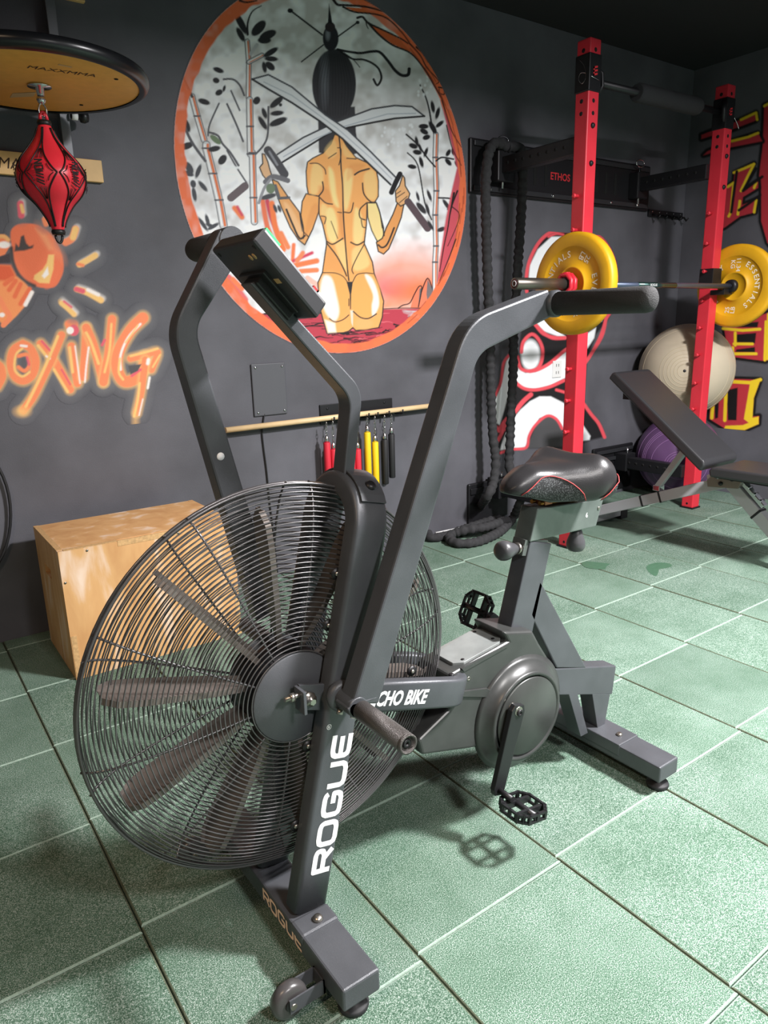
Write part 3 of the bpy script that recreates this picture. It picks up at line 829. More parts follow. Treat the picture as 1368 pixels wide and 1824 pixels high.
# --- white and red emblem behind the rack
cH, cI = crop(860, 560, .1681), crop(870, 390, .1754)
em = Canvas('y', YB - .001, 2.72, 3.92, 0.28, 1.62, 0.0036)
RED, WHT, BLK = (226, 82, 92), (238, 240, 242), (30, 29, 31)
em.poly(cI(400, 640, 410, 450, 470, 290, 560, 180, 680, 130, 820, 115, 1000, 130, 1180, 240, 1290, 420, 1310, 640, 1290, 900, 1190, 1060, 1090, 1180) + cH(1100, 510, 1080, 950, 1180, 1080, 1290, 1300, 1130, 1340, 1000, 1380, 880, 1420, 460, 1420, 330, 1440, 170, 1470, 150, 1200, 130, 900, 210, 560, 280, 440, 400, 440, 380, 330), BLK, soft=5)
em.poly(cI(405, 640, 420, 470, 500, 310, 640, 180, 740, 180, 600, 320, 520, 470, 480, 640), WHT, soft=3); em.poly(cI(490, 1060, 560, 1140, 700, 1190, 780, 1190, 620, 1080, 560, 1020), WHT, soft=3)
em.poly(cI(1000, 175, 1150, 270, 1240, 440, 1255, 640, 1230, 860, 1150, 1040, 1120, 980, 1170, 820, 1180, 640, 1150, 470, 1060, 330), WHT, soft=3)
em.stroke(cI(980, 125, 1150, 200, 1270, 400, 1300, 640, 1280, 860, 1195, 1010), 6, RED, soft=2.4)
em.poly(cH(1200, 140, 1180, 250, 1110, 360, 1090, 300, 1110, 200), WHT, soft=3)
em.poly(cH(250, 490, 290, 440, 360, 560, 450, 620, 560, 610, 700, 540, 860, 410, 1000, 330, 1000, 620, 860, 680, 720, 750, 560, 790, 440, 780, 350, 720, 290, 760, 230, 1000, 180, 1170, 135, 1150, 130, 900, 190, 760), WHT, soft=3)
em.poly(cH(500, 920, 600, 870, 720, 870, 840, 930, 950, 1000, 1060, 1170, 1140, 1290, 1130, 1330, 1000, 1350, 900, 1330, 840, 1180, 780, 1100, 680, 1070, 600, 1100, 520, 1230, 450, 1410, 310, 1420, 180, 1440, 230, 1290, 310, 1120, 400, 1010), WHT, soft=3)
em.poly(cH(600, 1110, 680, 1080, 780, 1110, 840, 1200, 890, 1400, 460, 1420, 540, 1230), (76, 76, 78), soft=3)
em.ell(cH(505, 430)[0], 17, 27, WHT, soft=5); em.ell(cH(510, 440)[0], 8, 13, (206, 210, 210), soft=9)
for p, w in ((cI(390, 740, 385, 600, 420, 420, 520, 230, 650, 130, 820, 120), 6), (cI(760, 160, 690, 150, 610, 180), 4), (cI(480, 1080, 560, 1170, 700, 1205, 780, 1205), 5), (cH(410, 400, 430, 290, 520, 210, 600, 280, 635, 400, 600, 550, 500, 600, 400, 570, 370, 450), 6), (cH(500, 605, 600, 580, 720, 510, 860, 390, 1000, 300), 6), (cH(280, 430, 220, 520, 190, 720, 130, 870), 5), (cH(350, 720, 430, 780, 540, 800, 700, 770, 860, 700), 6),
             (cH(510, 850, 430, 920, 340, 1030, 240, 1130, 175, 1230), 8), (cH(150, 1190, 175, 1230, 240, 1220), 4), (cH(160, 1340, 240, 1180), 6), (cH(175, 1470, 320, 1430, 460, 1410, 490, 1290, 560, 1170, 680, 1075, 780, 1110, 840, 1210), 5), (cH(1070, 950, 1150, 1060, 1230, 1160, 1290, 1300), 6), (cI(1195, 1010, 1150, 1200) + cH(1100, 490), 5), (cH(1300, 60, 1250, 220, 1150, 420, 1090, 510), 5), (cH(780, 800, 880, 830, 1000, 880), 5), (cH(550, 100, 640, 190, 740, 250, 870, 250), 6)):
    em.stroke(p, w, RED, soft=2.4)
em.build('painted_emblem', 'white and red curved emblem painted on the wall behind the rack', 'graffiti')

# --- red and yellow letters on the right wall
cJ, cK = crop(1260, 150, .181), crop(1200, 560, .2193)
lt = Canvas('x', XR - .001, 1.95, 2.92, 0.42, 2.5, 0.0042)
LR, LY, LK = (186, 52, 62), (240, 206, 44), (20, 19, 21)


def letter(P, bold=5):
    lt.poly(P, LK, soft=2); lt.stroke(P + P[:1], bold * 2, LK, soft=2.5, curve=False); lt.poly(P, LR, soft=1.6)


letter(cJ(560, 210, 640, 170, 900, 120, 900, 1800, 700, 1700, 590, 1560, 530, 1350, 530, 1000, 510, 900, 545, 600))
letter(cJ(330, 350, 480, 280, 490, 340, 470, 360, 260, 440, -60, 540, -60, 500)); letter(cJ(0, 660, 240, 560, 500, 480, 540, 560, 240, 620, -40, 700))
letter(cJ(140, 1060, 260, 960, 270, 870, 460, 780, 400, 900, 330, 1060, 500, 950, 500, 1020, 350, 1110, 340, 1190, 490, 1130, 470, 1260, 320, 1300, 170, 1410, 100, 1440))
for p in (cJ(330, 350, 480, 280, 490, 350), cJ(240, 560, 400, 520, 500, 480), cJ(560, 215, 640, 170, 760, 140), cJ(260, 870, 360, 830, 460, 785, 400, 900, 330, 1050), cJ(200, 1010, 260, 970, 230, 1260, 210, 1300), cJ(480, 970, 460, 1020), cJ(320, 1150, 300, 1280), cJ(480, 1140, 460, 1260)):
    lt.stroke(p, 4.5, LY, soft=1.8, curve=False)
for p in (cJ(290, 860, 270, 1000, 235, 1260), cJ(480, 830, 350, 1050, 540, 910), cJ(520, 1090, 400, 1180, 310, 1240)):
    lt.stroke(p, 5, LK, soft=2, curve=False)
letter(cK(400, 60, 560, 60, 900, -60, 900, 300, 745, 380, 480, 345, 430, 240))
for P in (cK(520, 70, 690, 60, 680, 105, 510, 105), cK(490, 165, 670, 150, 660, 235, 490, 225), cK(510, 285, 660, 265, 660, 310, 500, 305)):
    lt.poly(P, LK, soft=2)
for p in (cK(400, 115, 560, 130, 700, 120), cK(500, 150, 500, 250), cK(490, 240, 640, 240), cK(480, 320, 670, 320), cK(480, 270, 480, 330), cK(750, 60, 740, 370), cK(770, 0, 760, 360)):
    lt.stroke(p, 5, LY, soft=1.8, curve=False)
letter(cK(300, 700, 450, 540, 480, 525, 705, 530, 650, 680, 640, 830, 695, 825, 690, 890, 575, 940, 420, 930, 290, 850))
lt.poly(cK(430, 615, 520, 595, 510, 860, 440, 860), LK, soft=2); lt.poly(cK(330, 690, 370, 650, 360, 840, 335, 850), LK, soft=2)
lt.poly(cK(620, 560, 705, 530, 650, 680, 640, 840, 690, 830, 690, 890, 575, 940, 410, 930, 420, 905, 560, 900, 610, 880, 570, 850), LY, soft=2)
for p in (cK(450, 545, 620, 555, 705, 530), cK(425, 620, 415, 860), cK(320, 690, 310, 840)):
    lt.stroke(p, 6, LY, soft=1.8, curve=False)
letter(cK(500, 1090, 530, 1040, 600, 1060, 690, 1110, 740, 1180, 760, 1300, 600, 1300)); lt.stroke(cK(540, 1045, 620, 1080, 700, 1140), 7, LY, soft=2)
lt.build('painted_letters', 'column of red and yellow angular letters painted on the dark right wall', 'graffiti')
# ---------------------------------------------------------------- the air bike
m_frame = mat('charcoal_powder_coat', (75, 77, 81), 0.36, 0.15, var=.12, vscale=14, bump=.15, bscale=900)
m_dark = mat('black_satin_metal', (34, 33, 35), 0.42, 0.3)
m_blade = mat('dark_bronze_fan_metal', (112, 104, 98), 0.36, 0.25, var=.1, vscale=20)
m_wire = mat('black_guard_wire', (96, 94, 95), 0.3, 0.6)
m_steel = mat('bright_steel', (172, 166, 158), 0.3, 0.95)
m_foam = mat('black_grip_foam', (44, 43, 44), 0.75, 0, bump=.5, bscale=700)
m_plastic = mat('scuffed_black_plastic', (56, 57, 56), 0.33, 0, var=.25, vscale=12)
m_blackplastic = mat('black_plastic', (26, 26, 28), 0.4)
m_rubber = mat('black_rubber', (28, 28, 30), 0.6)
m_white = mat('white_print', (240, 240, 240), 0.6)
m_lit_print = mat('warm_lit_print', (255, 214, 186), 0.6)  # foot lettering: the warm light on it is put into this colour
m_alu = mat('brushed_step_plate', (148, 152, 150), 0.4, 0.35, var=.15, vscale=18)
m_gold = mat('brass_rail', (190, 140, 70), 0.35, 0.9)

YM = 1.1
bike = thing('air_bike', (0.9, YM, 0), 'charcoal fan bike with big wire-guarded wheel and moving arms on green tiles', 'exercise bike')


def px_poly(pts, Y):
    return [tuple(aty(a, b, Y)[[0, 2]]) for a, b in pts]


# stabiliser feet
FX0, FX1 = 0.473, 0.548
ff = ob('front_foot', MB().box(FX0, FX1, .825, 2 * YM - .825, .035, .08), m_frame, bike, bev=.004)
for y in (.855, 2 * YM - .855):
    ob('rubber_foot', MB().lathe([(.012, .04), (.012, .014), (.026, .012), (.028, .006), (.026, 0)], (FX0 + .037, y, 0), (0, 0, 1), 24), m_rubber, ff)
rf = ob('rear_foot', MB().box(1.421, 1.497, .872, 2 * YM - .872, .036, .08), m_frame, bike, bev=.004)
for y in (.9, 2 * YM - .9):
    ob('rubber_foot', MB().lathe([(.012, .04), (.012, .014), (.026, .012), (.028, .006), (.026, 0)], (1.459, y, 0), (0, 0, 1), 24), m_rubber, rf)
ob('joint_plate', MB().box(1.4195, 1.4985, .99, 2 * YM - .99, .05, .0835), m_frame, rf, bev=.003)
ob('bolt', MB().lathe([(.008, 0), (.008, .004), (.005, .007)], (1.459, 1.02, .0835), (0, 0, 1), 12), m_steel, rf)
for sy in (-1, 1):
    ob('saddle_plate', MB().box(FX0 - .002, FX1 + .002, YM + sy * .095, YM + sy * .142, .06, .0835), m_frame, ff, bev=.006)
    ob('bolt', MB().lathe([(.010, 0), (.010, .003), (.007, .007), (.003, .008)], (.515, YM + sy * .122, .0835), (0, 0, 1), 12), m_steel, ff)
# transport wheels with brackets
for sy in (-1, 1):
    yc = .905 if sy < 0 else 1.352
    w = ob('transport_wheel', MB().lathe([(.012, -.012), (.026, -.0125), (.032, -.009), (.034, 0), (.032, .009), (.026, .0125), (.012, .012)], (.412, yc, .0345), (0, 1, 0), 32), mat('grey_polyurethane', (64, 62, 62), .3), ff)
    ob('hub_cap', MB().lathe([(.0, -.014), (.012, -.014), (.013, -.0125)], (.412, yc, .0345), (0, 1, 0), 20), m_dark, w)
    ob('axle_bolt', MB().cyl((.412, yc - .02, .0345), (.412, yc + .02, .0345), .006, 10), m_steel, w)
    bk = MB()
    bk.box(.405, FX0 + .001, yc - .0185, yc - .0155, .022, .05); bk.box(.405, FX0 + .001, yc + .0155, yc + .0185, .022, .05); bk.box(FX0 - .003, FX0 + .001, yc - .0185, yc + .0185, .022, .05)
    ob('wheel_bracket', bk, m_frame, ff)
# ROGUE lettering
RG = {
    'R': ([[(0, 0), (0, 1), (.62, 1), (.75, .93), (.78, .76), (.75, .58), (.62, .48), (.06, .48)], [(.45, .48), (.8, 0)]], .95),
    'O': ([[(.2, 0), (.06, .06), (0, .22), (0, .78), (.06, .94), (.2, 1), (.6, 1), (.74, .94), (.8, .78), (.8, .22), (.74, .06), (.6, 0), (.2, 0), (.06, .06)]], 1.02),
    'G': ([[(.8, .82), (.74, .95), (.6, 1), (.2, 1), (.06, .94), (0, .78), (0, .22), (.06, .06), (.2, 0), (.6, 0), (.74, .06), (.8, .22), (.8, .47), (.42, .47)]], 1.02),
    'U': ([[(0, 1), (0, .22), (.06, .06), (.2, 0), (.6, 0), (.74, .06), (.8, .22), (.8, 1)]], 1.02),
    'E': ([[(.78, 1), (.2, 1), (.06, .94), (0, .78), (0, .22), (.06, .06), (.2, 0), (.78, 0)], [(0, .5), (.72, .5)]], .95)}


def rogue(origin, ex, ey, h, aspect, th, name, m, parent):
    mb = MB()
    x = 0.0
    for ch in 'ROGUE':
        lines, adv = RG[ch]
        stroke_mesh([[((x + a) * h * aspect, b * h) for a, b in l] for l in lines], th, origin, ex, ey, mb)
        x += adv + .08
    return ob(name, mb, m, parent)


# hoop straddling the fan
LEAN = 0.2327
hx = lambda z: 0.516 + LEAN * (z - .08)
cy0, Z0, HR = .095 - .021, .79, .095 - .021
hp = [(hx(z), YM - cy0, z) for z in np.linspace(.082, Z0, 8)]
hp += [(hx(Z0 + HR * math.sin(a)), YM - HR * math.cos(a), Z0 + HR * math.sin(a)) for a in np.linspace(0, math.pi, 33)[1:-1]]
hp += [(hx(z), YM + cy0, z) for z in np.linspace(Z0, .082, 8)]
SIDE = np.array([1, 0, -LEAN]) / math.hypot(1, LEAN)
hoop = ob('fan_hoop', MB().sweep(hp, rrect(.042, .070, .009, 4), side=SIDE, smooth=True), m_frame, bike)
upv = np.array([LEAN, 0, 1]) / math.hypot(1, LEAN)
p0 = aty(549, 1566, YM - .0955)
rogue(np.array([hx(p0[2]) + .0265, YM - .0956, p0[2]]), upv, -SIDE, .035, 1.52, .0104, 'maker_lettering', m_white, hoop)
ob('registered_mark', text_mesh('®', .014, (hx(.445) - .022, YM - .0956, .442), upv, -SIDE), m_white, hoop)
rogue((FX0 - .0006, .905 + .215, .045), (0, -1, 0), (0, 0, 1), .025, 1.2, .006, 'maker_lettering', m_lit_print, ff)

# fan guard: rings, ribs, hub plates
GX, GZ, GR = .543, .516, .372
hub = aty(527, 1241, 1.05)
prof = [(.084, .050), (.16, .0492), (.23, .046), (.29, .039), (.33, .0295), (.355, .018), (.368, .006), (.372, .002)]
seg = [np.hypot(prof[i + 1][0] - prof[i][0], prof[i + 1][1] - prof[i][1]) for i in range(len(prof) - 1)]
cum = np.concatenate([[0], np.cumsum(seg)])
gcen = lambda r: (GX + (hub[0] - GX) * max(0, 1 - (r - .08) / .27), GZ + (hub[2] - GZ) * max(0, 1 - (r - .08) / .27))
NR = 35
guard_mats = [m_wire]
for sy, nm in ((-1, 'fan_guard'), (1, 'fan_guard')):
    plate = MB().lathe([(.0, 0), (.083, 0), (.085, .002), (.083, .004), (0, .004)], (hub[0], YM + sy * .0485, hub[2]), (0, sy, 0), 48)
    g = ob(nm, plate, m_frame, bike)
    for i in range(NR):
        s = cum[-1] * (i + .3) / NR
        r = float(np.interp(s, cum, [p[0] for p in prof])); d = float(np.interp(s, cum, [p[1] for p in prof]))
        cx, cz = gcen(r)
        n = 96
        ob('guard_ring', MB().tube([(cx + r * math.cos(2 * math.pi * k / n), YM + sy * d, cz + r * math.sin(2 * math.pi * k / n)) for k in range(n)], .00135 if i < NR - 1 else .0030, 5, loop=True, up=(0, 1, 0)), m_wire, g)
    for k in range(10):
        a = math.radians(k * 36 + (7 if sy < 0 else 14))
        pts = []
        for s in np.linspace(0, cum[-1], 16):
            r = float(np.interp(s, cum, [p[0] for p in prof])); d = float(np.interp(s, cum, [p[1] for p in prof])) - .003
            cx, cz = gcen(r)
            pts.append((cx + r * math.cos(a), YM + sy * d, cz + r * math.sin(a)))
        ob('guard_rib', MB().tube(pts, .0021, 5), m_wire, g)
# clips that bolt the guard to the hoop and band
for q in ((599, 1021), (584, 1113), (548, 1328), (526, 1470), (733, 1195)):
    p = aty(*q, 1.046)
    c = ob('guard_clip', MB().lathe([(.0, 0), (.011, 0), (.011, .002), (0, .002)], p, (0, -1, 0), 16), m_dark, hoop)
    ob('clip_screw', MB().lathe([(.0045, .002), (.0045, .005), (.002, .006)], p, (0, -1, 0), 10), m_steel, c)
# fan wheel
fan = ob('fan_wheel', MB().lathe([(.02, -.04), (.075, -.038), (.085, -.02), (.085, .02), (.075, .038), (.02, .04)], (hub[0], YM, hub[2]), (0, 1, 0), 40), m_dark, bike)
for k in range(10):
    a = math.radians(k * 36 + 166)
    er = np.array([math.cos(a), 0, math.sin(a)]); et = np.array([-math.sin(a), 0, math.cos(a)]); ey = np.array([0, 1.0, 0])
    c = np.array([hub[0] + .004, YM, hub[2] + .012])
    P = lambda r, t, y: c + er * r + et * t + ey * y
    mb = MB()
    pr = [(.07, .012), (.15, .026), (.27, .036), (.31, .034), (.332, .016)]
    rings = []
    for r, w in pr:
        rings.append([P(r, .011, -w), P(r, .0, -w), P(r, 0, w), P(r, -.008, w), P(r, -.0068, w + .0012), P(r, .0014, w), P(r, .0014, -w + .0014), P(r, .011, -w + .0014)])
    mb.loft(rings, smooth=False)
    ob('fan_blade', mb, m_blade, fan)
# axle bracket on the near side
bkt = ob('axle_bracket', MB().prism(px_poly([(531, 1219), (590, 1217), (586, 1264), (534, 1264)], 1.03), 1.027, 1.034), m_frame, bike, bev=.001)
e0 = aty(528, 1222, 1.03); e1 = aty(530, 1262, 1.03)
ob('tension_tab', MB().box(e0[0] - .003, e0[0] + .003, 1.000, 1.034, e1[2], e0[2]), m_frame, bkt, bev=.001)
t = aty(527, 1240, 1.015)
ob('tension_bolt', MB().cyl((t[0] - .022, 1.015, t[2]), (t[0] + .02, 1.015, t[2]), .0045, 10), m_steel, bkt)
ob('tension_nut', MB().cyl((t[0] - .012, 1.015, t[2]), (t[0] - .004, 1.015, t[2]), .0085, 6), m_steel, bkt)
t = aty(553, 1247, 1.02)
ob('axle_nut', MB().lathe([(.014, .0), (.014, .003), (.0115, .003), (.0115, .012), (.006, .013), (.006, .018)], (t[0], 1.027, t[2]), (0, -1, 0), 6), m_steel, bkt)

# horizontal band with lettering, sloping to the rear
SL = .30
bz = lambda x: aty(693, 1243, 1.012)[2] - SL * (x - .715)
plan = fillet([(.60, 1.025), (.928, 1.025), (.928, 2 * YM - 1.025), (.60, 2 * YM - 1.025)], .055, 8)
bp_ = [(x, y, bz(x)) for x, y in plan]
bside = np.array([SL, 0, 1]) / math.hypot(1, SL)
band = ob('frame_band', MB().sweep(bp_, rrect(.026, .062, .007, 4), side=bside, smooth=True), m_frame, bike)
t0 = aty(672, 1258, 1.0115)
ob('bike_lettering', text_mesh('ECHO BIKE', .040, (t0[0] - .019, 1.0115, bz(t0[0] - .019) - .0155), (1, 0, -SL), (SL, 0, 1), bold=.0014, shear=.25, sx=.70, spacing=1.0), m_white, band)
sc = aty(796, 1204, 1.04)
ob('screw', MB().lathe([(.006, 0), (.006, .003), (.003, .004)], (.895, 1.04, bz(.895) + .031), (0, 0, 1), 10), m_dark, band)

# arms: near one swung back, far one swung forward
PV = aty(605, 1236, 1.005)
peg_end = PV[0] / aty(728, 1331, 1.0)[0]


def bar(o, i, y0, y1, ro=.11, ri=.06, n=10):
    """flat bar outlined by an outer and an inner polyline with rounded bends"""
    O, I = fillet(o, ro, n), fillet(i, ri, n)
    mb = MB()
    rings = []
    for a, b in zip(O, I):
        rings.append([(a[0], y0, a[1]), (a[0], y1, a[1]), (b[0], y1, b[1]), (b[0], y0, b[1])])
    return mb.loft(rings, smooth=False)


AN0, AN1 = .945, .985
q = lambda *p: [aty(a, b, AN0)[[0, 2]] for a, b in p]


def meet(a, b, c, d):
    a, b, c, d = map(np.asarray, (a, b, c, d))
    A = np.array([b - a, -(d - c)]).T
    t = np.linalg.solve(A, c - a)
    return a + (b - a) * t[0]


oL = q((627, 1257), (814, 638), (916, 539), (978, 515)); oR = q((675, 1254), (839, 681), (892.6, 610), (986, 563))
ko, ki = meet(oL[0], oL[1], oL[2], oL[3]), meet(oR[0], oR[1], oR[2], oR[3])
arm = ob('arm', bar([oL[0], ko, oL[3]], [oR[0], ki, oR[3]], AN0, AN1), m_frame, bike, bev=.004)
gc = aty(988, 541, AN0)
ob('grip_collar', MB().lathe([(.0185, -.004), (.0245, .0), (.0245, .012), (.02, .018)], (gc[0], AN0 + .006, gc[2]), (0, -1, 0), 28), m_frame, arm)
ge = gc[0] / aty(1158, 531, 1.0)[0]
ob('grip', MB().lathe([(.0215, 0), (.0218, AN0 - ge - .014), (.0195, AN0 - ge - .005), (.013, AN0 - ge), (0, AN0 - ge + .001)], (gc[0], AN0 - .008, gc[2]), (0, -1, 0), 28), m_foam, arm)
# pivot, clamp and foot peg
ob('pivot_boss', MB().lathe([(.026, -.004), (.029, .004), (.029, .012), (.023, .016), (.0, .016)], (PV[0], 1.006, PV[2]), (0, -1, 0), 32), m_frame, bike)
clampz = .5 * (oL[0][1] + oR[0][1])
cl = MB(); cl.lathe([(.0195, 0), (.0195, .055), (.017, .056)], (PV[0], 1.0, PV[2]), (0, -1, 0), 28)
cl.prism([(oL[0][0] + .001, clampz + .012), (oR[0][0] + .001, clampz + .006), (PV[0] + .024, PV[2] + .004), (PV[0] + .012, PV[2] - .016), (PV[0] - .012, PV[2] - .016), (PV[0] - .022, PV[2] + .004)], AN0 - .001, AN1)
ob('arm_clamp', cl, m_frame, arm, bev=.002)
for dx, dz in ((-.012, -.018), (.004, -.022)):
    ob('clamp_bolt', MB().lathe([(.006, 0), (.006, .008), (.003, .009)], (PV[0] + dx, .965 if dx > 0 else .985, PV[2] + dz), (-.5, -.4, -.75), 10), m_steel, arm)
m_knurl = bpy.data.materials.new('knurled_dark_steel'); m_knurl.use_nodes = True
nt = m_knurl.node_tree; b = nt.nodes['Principled BSDF']
b.inputs['Base Color'].default_value = (*lin((92, 88, 86)), 1); b.inputs['Metallic'].default_value = .7; b.inputs['Roughness'].default_value = .42
tc = nt.nodes.new('ShaderNodeTexCoord'); vo = nt.nodes.new('ShaderNodeTexVoronoi'); vo.inputs['Scale'].default_value = 950
nt.links.new(tc.outputs['Object'], vo.inputs['Vector']); bu = nt.nodes.new('ShaderNodeBump'); bu.inputs['Strength'].default_value = .5; bu.inputs['Distance'].default_value = .003
nt.links.new(vo.outputs['Distance'], bu.inputs['Height']); nt.links.new(bu.outputs['Normal'], b.inputs['Normal'])
PL = 0.938 - peg_end
peg = ob('foot_peg', MB().lathe([(.0145, 0), (.0172, .004), (.0172, PL - .008), (.0165, PL - .008), (.0172, PL - .006), (.0172, PL), (.0135, PL), (.0125, PL - .006), (0, PL - .006)], (PV[0], .938, PV[2]), (0, -1, 0), 36), m_knurl, bike)
ob('peg_bolt', MB().lathe([(.008, 0), (.008, .003), (.003, .003), (.003, 0)], (PV[0], peg_end + .006, PV[2]), (0, -1, 0), 12), m_dark, peg)

AF0, AF1 = 2 * YM - AN1, 2 * YM - AN0
q = lambda *p: [aty(a, b, AF0)[[0, 2]] for a, b in p]
fl = q((393.6, 883), (330.7, 669.5), (326, 546.7), (373, 448.7)); fr = q((433, 868), (358.5, 620), (368.7, 555), (412.6, 492.6))
fko, fki = meet(*fl), meet(*fr)
lo = fl[0] + (fl[0] - fl[1]) / np.linalg.norm(fl[0] - fl[1]) * .27; lr = fr[0] + (fr[0] - fr[1]) / np.linalg.norm(fr[0] - fr[1]) * .27
gcf = aty(428, 412, AF0)
td = (fl[3] - fl[2]) / np.linalg.norm(fl[3] - fl[2])
tl = fl[3] + td * .045; tr = fr[3] + td * .045
far = ob('arm', bar([lo, fko, tl], [lr, fki, tr], AF0, AF1, .1, .06), m_frame, bike, bev=.004)
mid = (tl + tr) / 2
ob('grip_collar', MB().lathe([(.0235, -.002), (.0245, .0), (.0245, AF1 - AF0 + .008), (.02, AF1 - AF0 + .014)], (mid[0] + .002, AF0, mid[1]), (0, 1, 0), 28), m_frame, far)
ge2 = mid[0] / aty(347, 434, 1.0)[0]
ob('grip', MB().lathe([(.0215, 0), (.0218, ge2 - AF1 - .014), (.0195, ge2 - AF1 - .005), (.013, ge2 - AF1), (0, ge2 - AF1 + .001)], (mid[0], AF1 + .008, mid[1]), (0, 1, 0), 28), m_foam, far)
d = aty(393, 813, AF0)
ob('white_sticker', MB().lathe([(0, 0), (.0072, 0), (.0072, .0006), (0, .0006)], (d[0], AF0, d[2]), (0, -1, 0), 20), m_white, far)
ob('pivot_boss', MB().lathe([(.026, -.004), (.029, .004), (.029, .014), (.023, .018), (.0195, .018), (.0195, .07), (0, .07)], (PV[0], 2 * YM - 1.006, PV[2]), (0, 1, 0), 32), m_frame, bike)
peg2 = ob('foot_peg', MB().lathe([(.0145, 0), (.0172, .004), (.0172, PL), (.0135, PL), (.0, PL - .006)], (PV[0], 2 * YM - .938, PV[2]), (0, 1, 0), 28), m_knurl, bike)

# console mast, base plate and console
yM0 = YM - .02
q = lambda *p: [aty(a, b, yM0)[[0, 2]] for a, b in p]
rr = q((632, 839), (645, 716), (621.6, 666.5), (535, 571.5)); ll = q((614, 836), (624.6, 722), (614, 696), (521, 585))
kr, kl = meet(*rr), meet(*ll)
ext = (rr[3] - rr[2]) / np.linalg.norm(rr[3] - rr[2])
dn = np.array([(rr[0] - rr[1])[0], (rr[0] - rr[1])[1]]); dn /= np.linalg.norm(dn)
mast = ob('console_mast', bar([ll[0] + dn * .012, kl, ll[3] + ext * .10], [rr[0] + dn * .012, kr, rr[3] + ext * .09], yM0, YM + .02, .05, .06), m_frame, bike, bev=.003)
AR = HR + .0215
bpl = MB()
rings = []
for a in np.linspace(math.pi * .18, math.pi * .82, 14):
    y, z = YM - AR * math.cos(a), Z0 + AR * math.sin(a)
    n = np.array([0, -math.cos(a), math.sin(a)])
    c = np.array([hx(z) + .004, y, z])
    rings.append([c - SIDE * .027, c + SIDE * .027, c + SIDE * .027 + n * .004, c - SIDE * .027 + n * .004])
ob('mast_base_plate', bpl.loft(rings, smooth=False), m_frame, mast, bev=.001)
for sy in (-1, 1):
    a = math.pi * .29
    n = np.array([0, sy * math.cos(a), math.sin(a)])
    z = Z0 + AR * math.sin(a)
    ob('bolt', MB().lathe([(.0105, .003), (.0105, .006), (.007, .0095), (.003, .010)], np.array([hx(z) + .006, YM + sy * AR * math.cos(a), z]), n, 14), m_dark, mast)
CY0, CY1 = 1.022, 1.178
cB_, cBp, cCp, cC_ = [aty(a, b, CY0)[[0, 2]] for a, b in ((449, 428), (471.3, 403), (583.8, 540), (565.6, 568.5))]
con = ob('console', MB().prism([cB_, cBp, cCp, cC_], CY0, CY1), mat('console_grey_plastic', (54, 54, 57), .42), bike, bev=.005)
L = np.array([cCp[0] - cBp[0], 0, cCp[1] - cBp[1]]); LL = np.linalg.norm(L); L /= LL
N = np.array([-L[2], 0, L[0]]); N = N if N[2] > 0 else -N
o3 = np.array([cBp[0], 0, cBp[1]])
scr = MB().obox(o3 + L * LL * .42 + np.array([0, YM, 0]) + N * .001, L * LL * .33, np.array([0, .066, 0]), N * .0025)
s_ = ob('screen', scr, mat('screen_glass', (40, 70, 56), .12), con)
for k, c in enumerate(((90, 220, 140), (210, 60, 60), (220, 220, 225))):
    ob('button', MB().obox(o3 + L * LL * (.14 if k == 0 else .82 + .06 * (k - 1)) + np.array([0, CY0 + .02, 0]) + N * .002, L * (.016 if k == 0 else .006), np.array([0, .014, 0]), N * .0025), mat(f'button_{("green", "red", "grey")[k]}', c, .4), con)
o4 = np.array([cB_[0], 0, cB_[1]]); dnN = -N
for k in range(2):
    ob('inspection_sticker', MB().lathe([(0, 0), (.0052, 0), (.0052, .0006), (0, .0006)], o4 + L * (.026 + .001 * k) + np.array([0, CY0 + .032 + .014 * k, 0]), dnN, 16), mat('tan_sticker', (200, 160, 110), .6), con)
ob('serial_label', MB().obox(o4 + L * .076 + np.array([0, CY0 + .03, 0]) + dnN * .0004, L * .0055, np.array([0, .014, 0]), N * .0004), mat('tan_sticker', (200, 160, 110), .6), con)
ob('battery_door', MB().obox(o4 + L * (LL * .62) + np.array([0, YM, 0]) + dnN * .003, L * LL * .28, np.array([0, .045, 0]), N * .004), m_blackplastic, con, bev=.002)
for u, v in ((.012, .012), (.012, .14), (.10, .12), (LL - .012, .02)):
    ob('screw', MB().lathe([(.004, 0), (.004, .001), (.002, .001)], o4 + L * u + np.array([0, CY0 + v, 0]), dnN, 10), m_dark, con)
ob('mast_sleeve', MB().obox(o4 + L * (LL * .66) + np.array([0, YM, 0]) + dnN * .009, L * LL * .27, np.array([0, .026, 0]), N * .010), m_blackplastic, con, bev=.003)

# chain housing
HN, HF = YM - .052, YM + .052
cx_, cz_ = [aty(934, 1273, 1.03)[i] for i in (0, 2)]
hp_ = px_poly([(800, 1203), (826, 1188), (905, 1143), (897, 1126), (950, 1124), (962, 1148), (985, 1185), (992, 1195), (992, 1238), (985, 1243), (960, 1300), (930, 1335), (880, 1328), (752, 1346), (745, 1320), (800, 1266)], HN)
hs = ob('chain_housing', MB().prism(hp_, HN, HF), m_plastic, bike, bev=.010, seg=3)
ob('crank_bulge', MB().lathe([(.142, 0), (.128, .006), (.116, .014), (.109, .026), (.1075, .03), (.1, .03), (.098, .024), (.0, .024)], (cx_, HN + .001, cz_), (0, -1, 0), 56), m_plastic, hs)
ob('crank_disc', MB().lathe([(.094, 0), (.096, .004), (.093, .007), (.0, .008)], (cx_ + .003, HN - .022, cz_), (0, -1, 0), 56), mat('dark_crank_disc', (66, 68, 66), .35, .3, var=.15, vscale=12), hs)
ob('crank_bulge', MB().lathe([(.135, 0), (.122, .01), (.11, .026), (0, .028)], (cx_, HF - .001, cz_), (0, 1, 0), 48), m_plastic, hs)
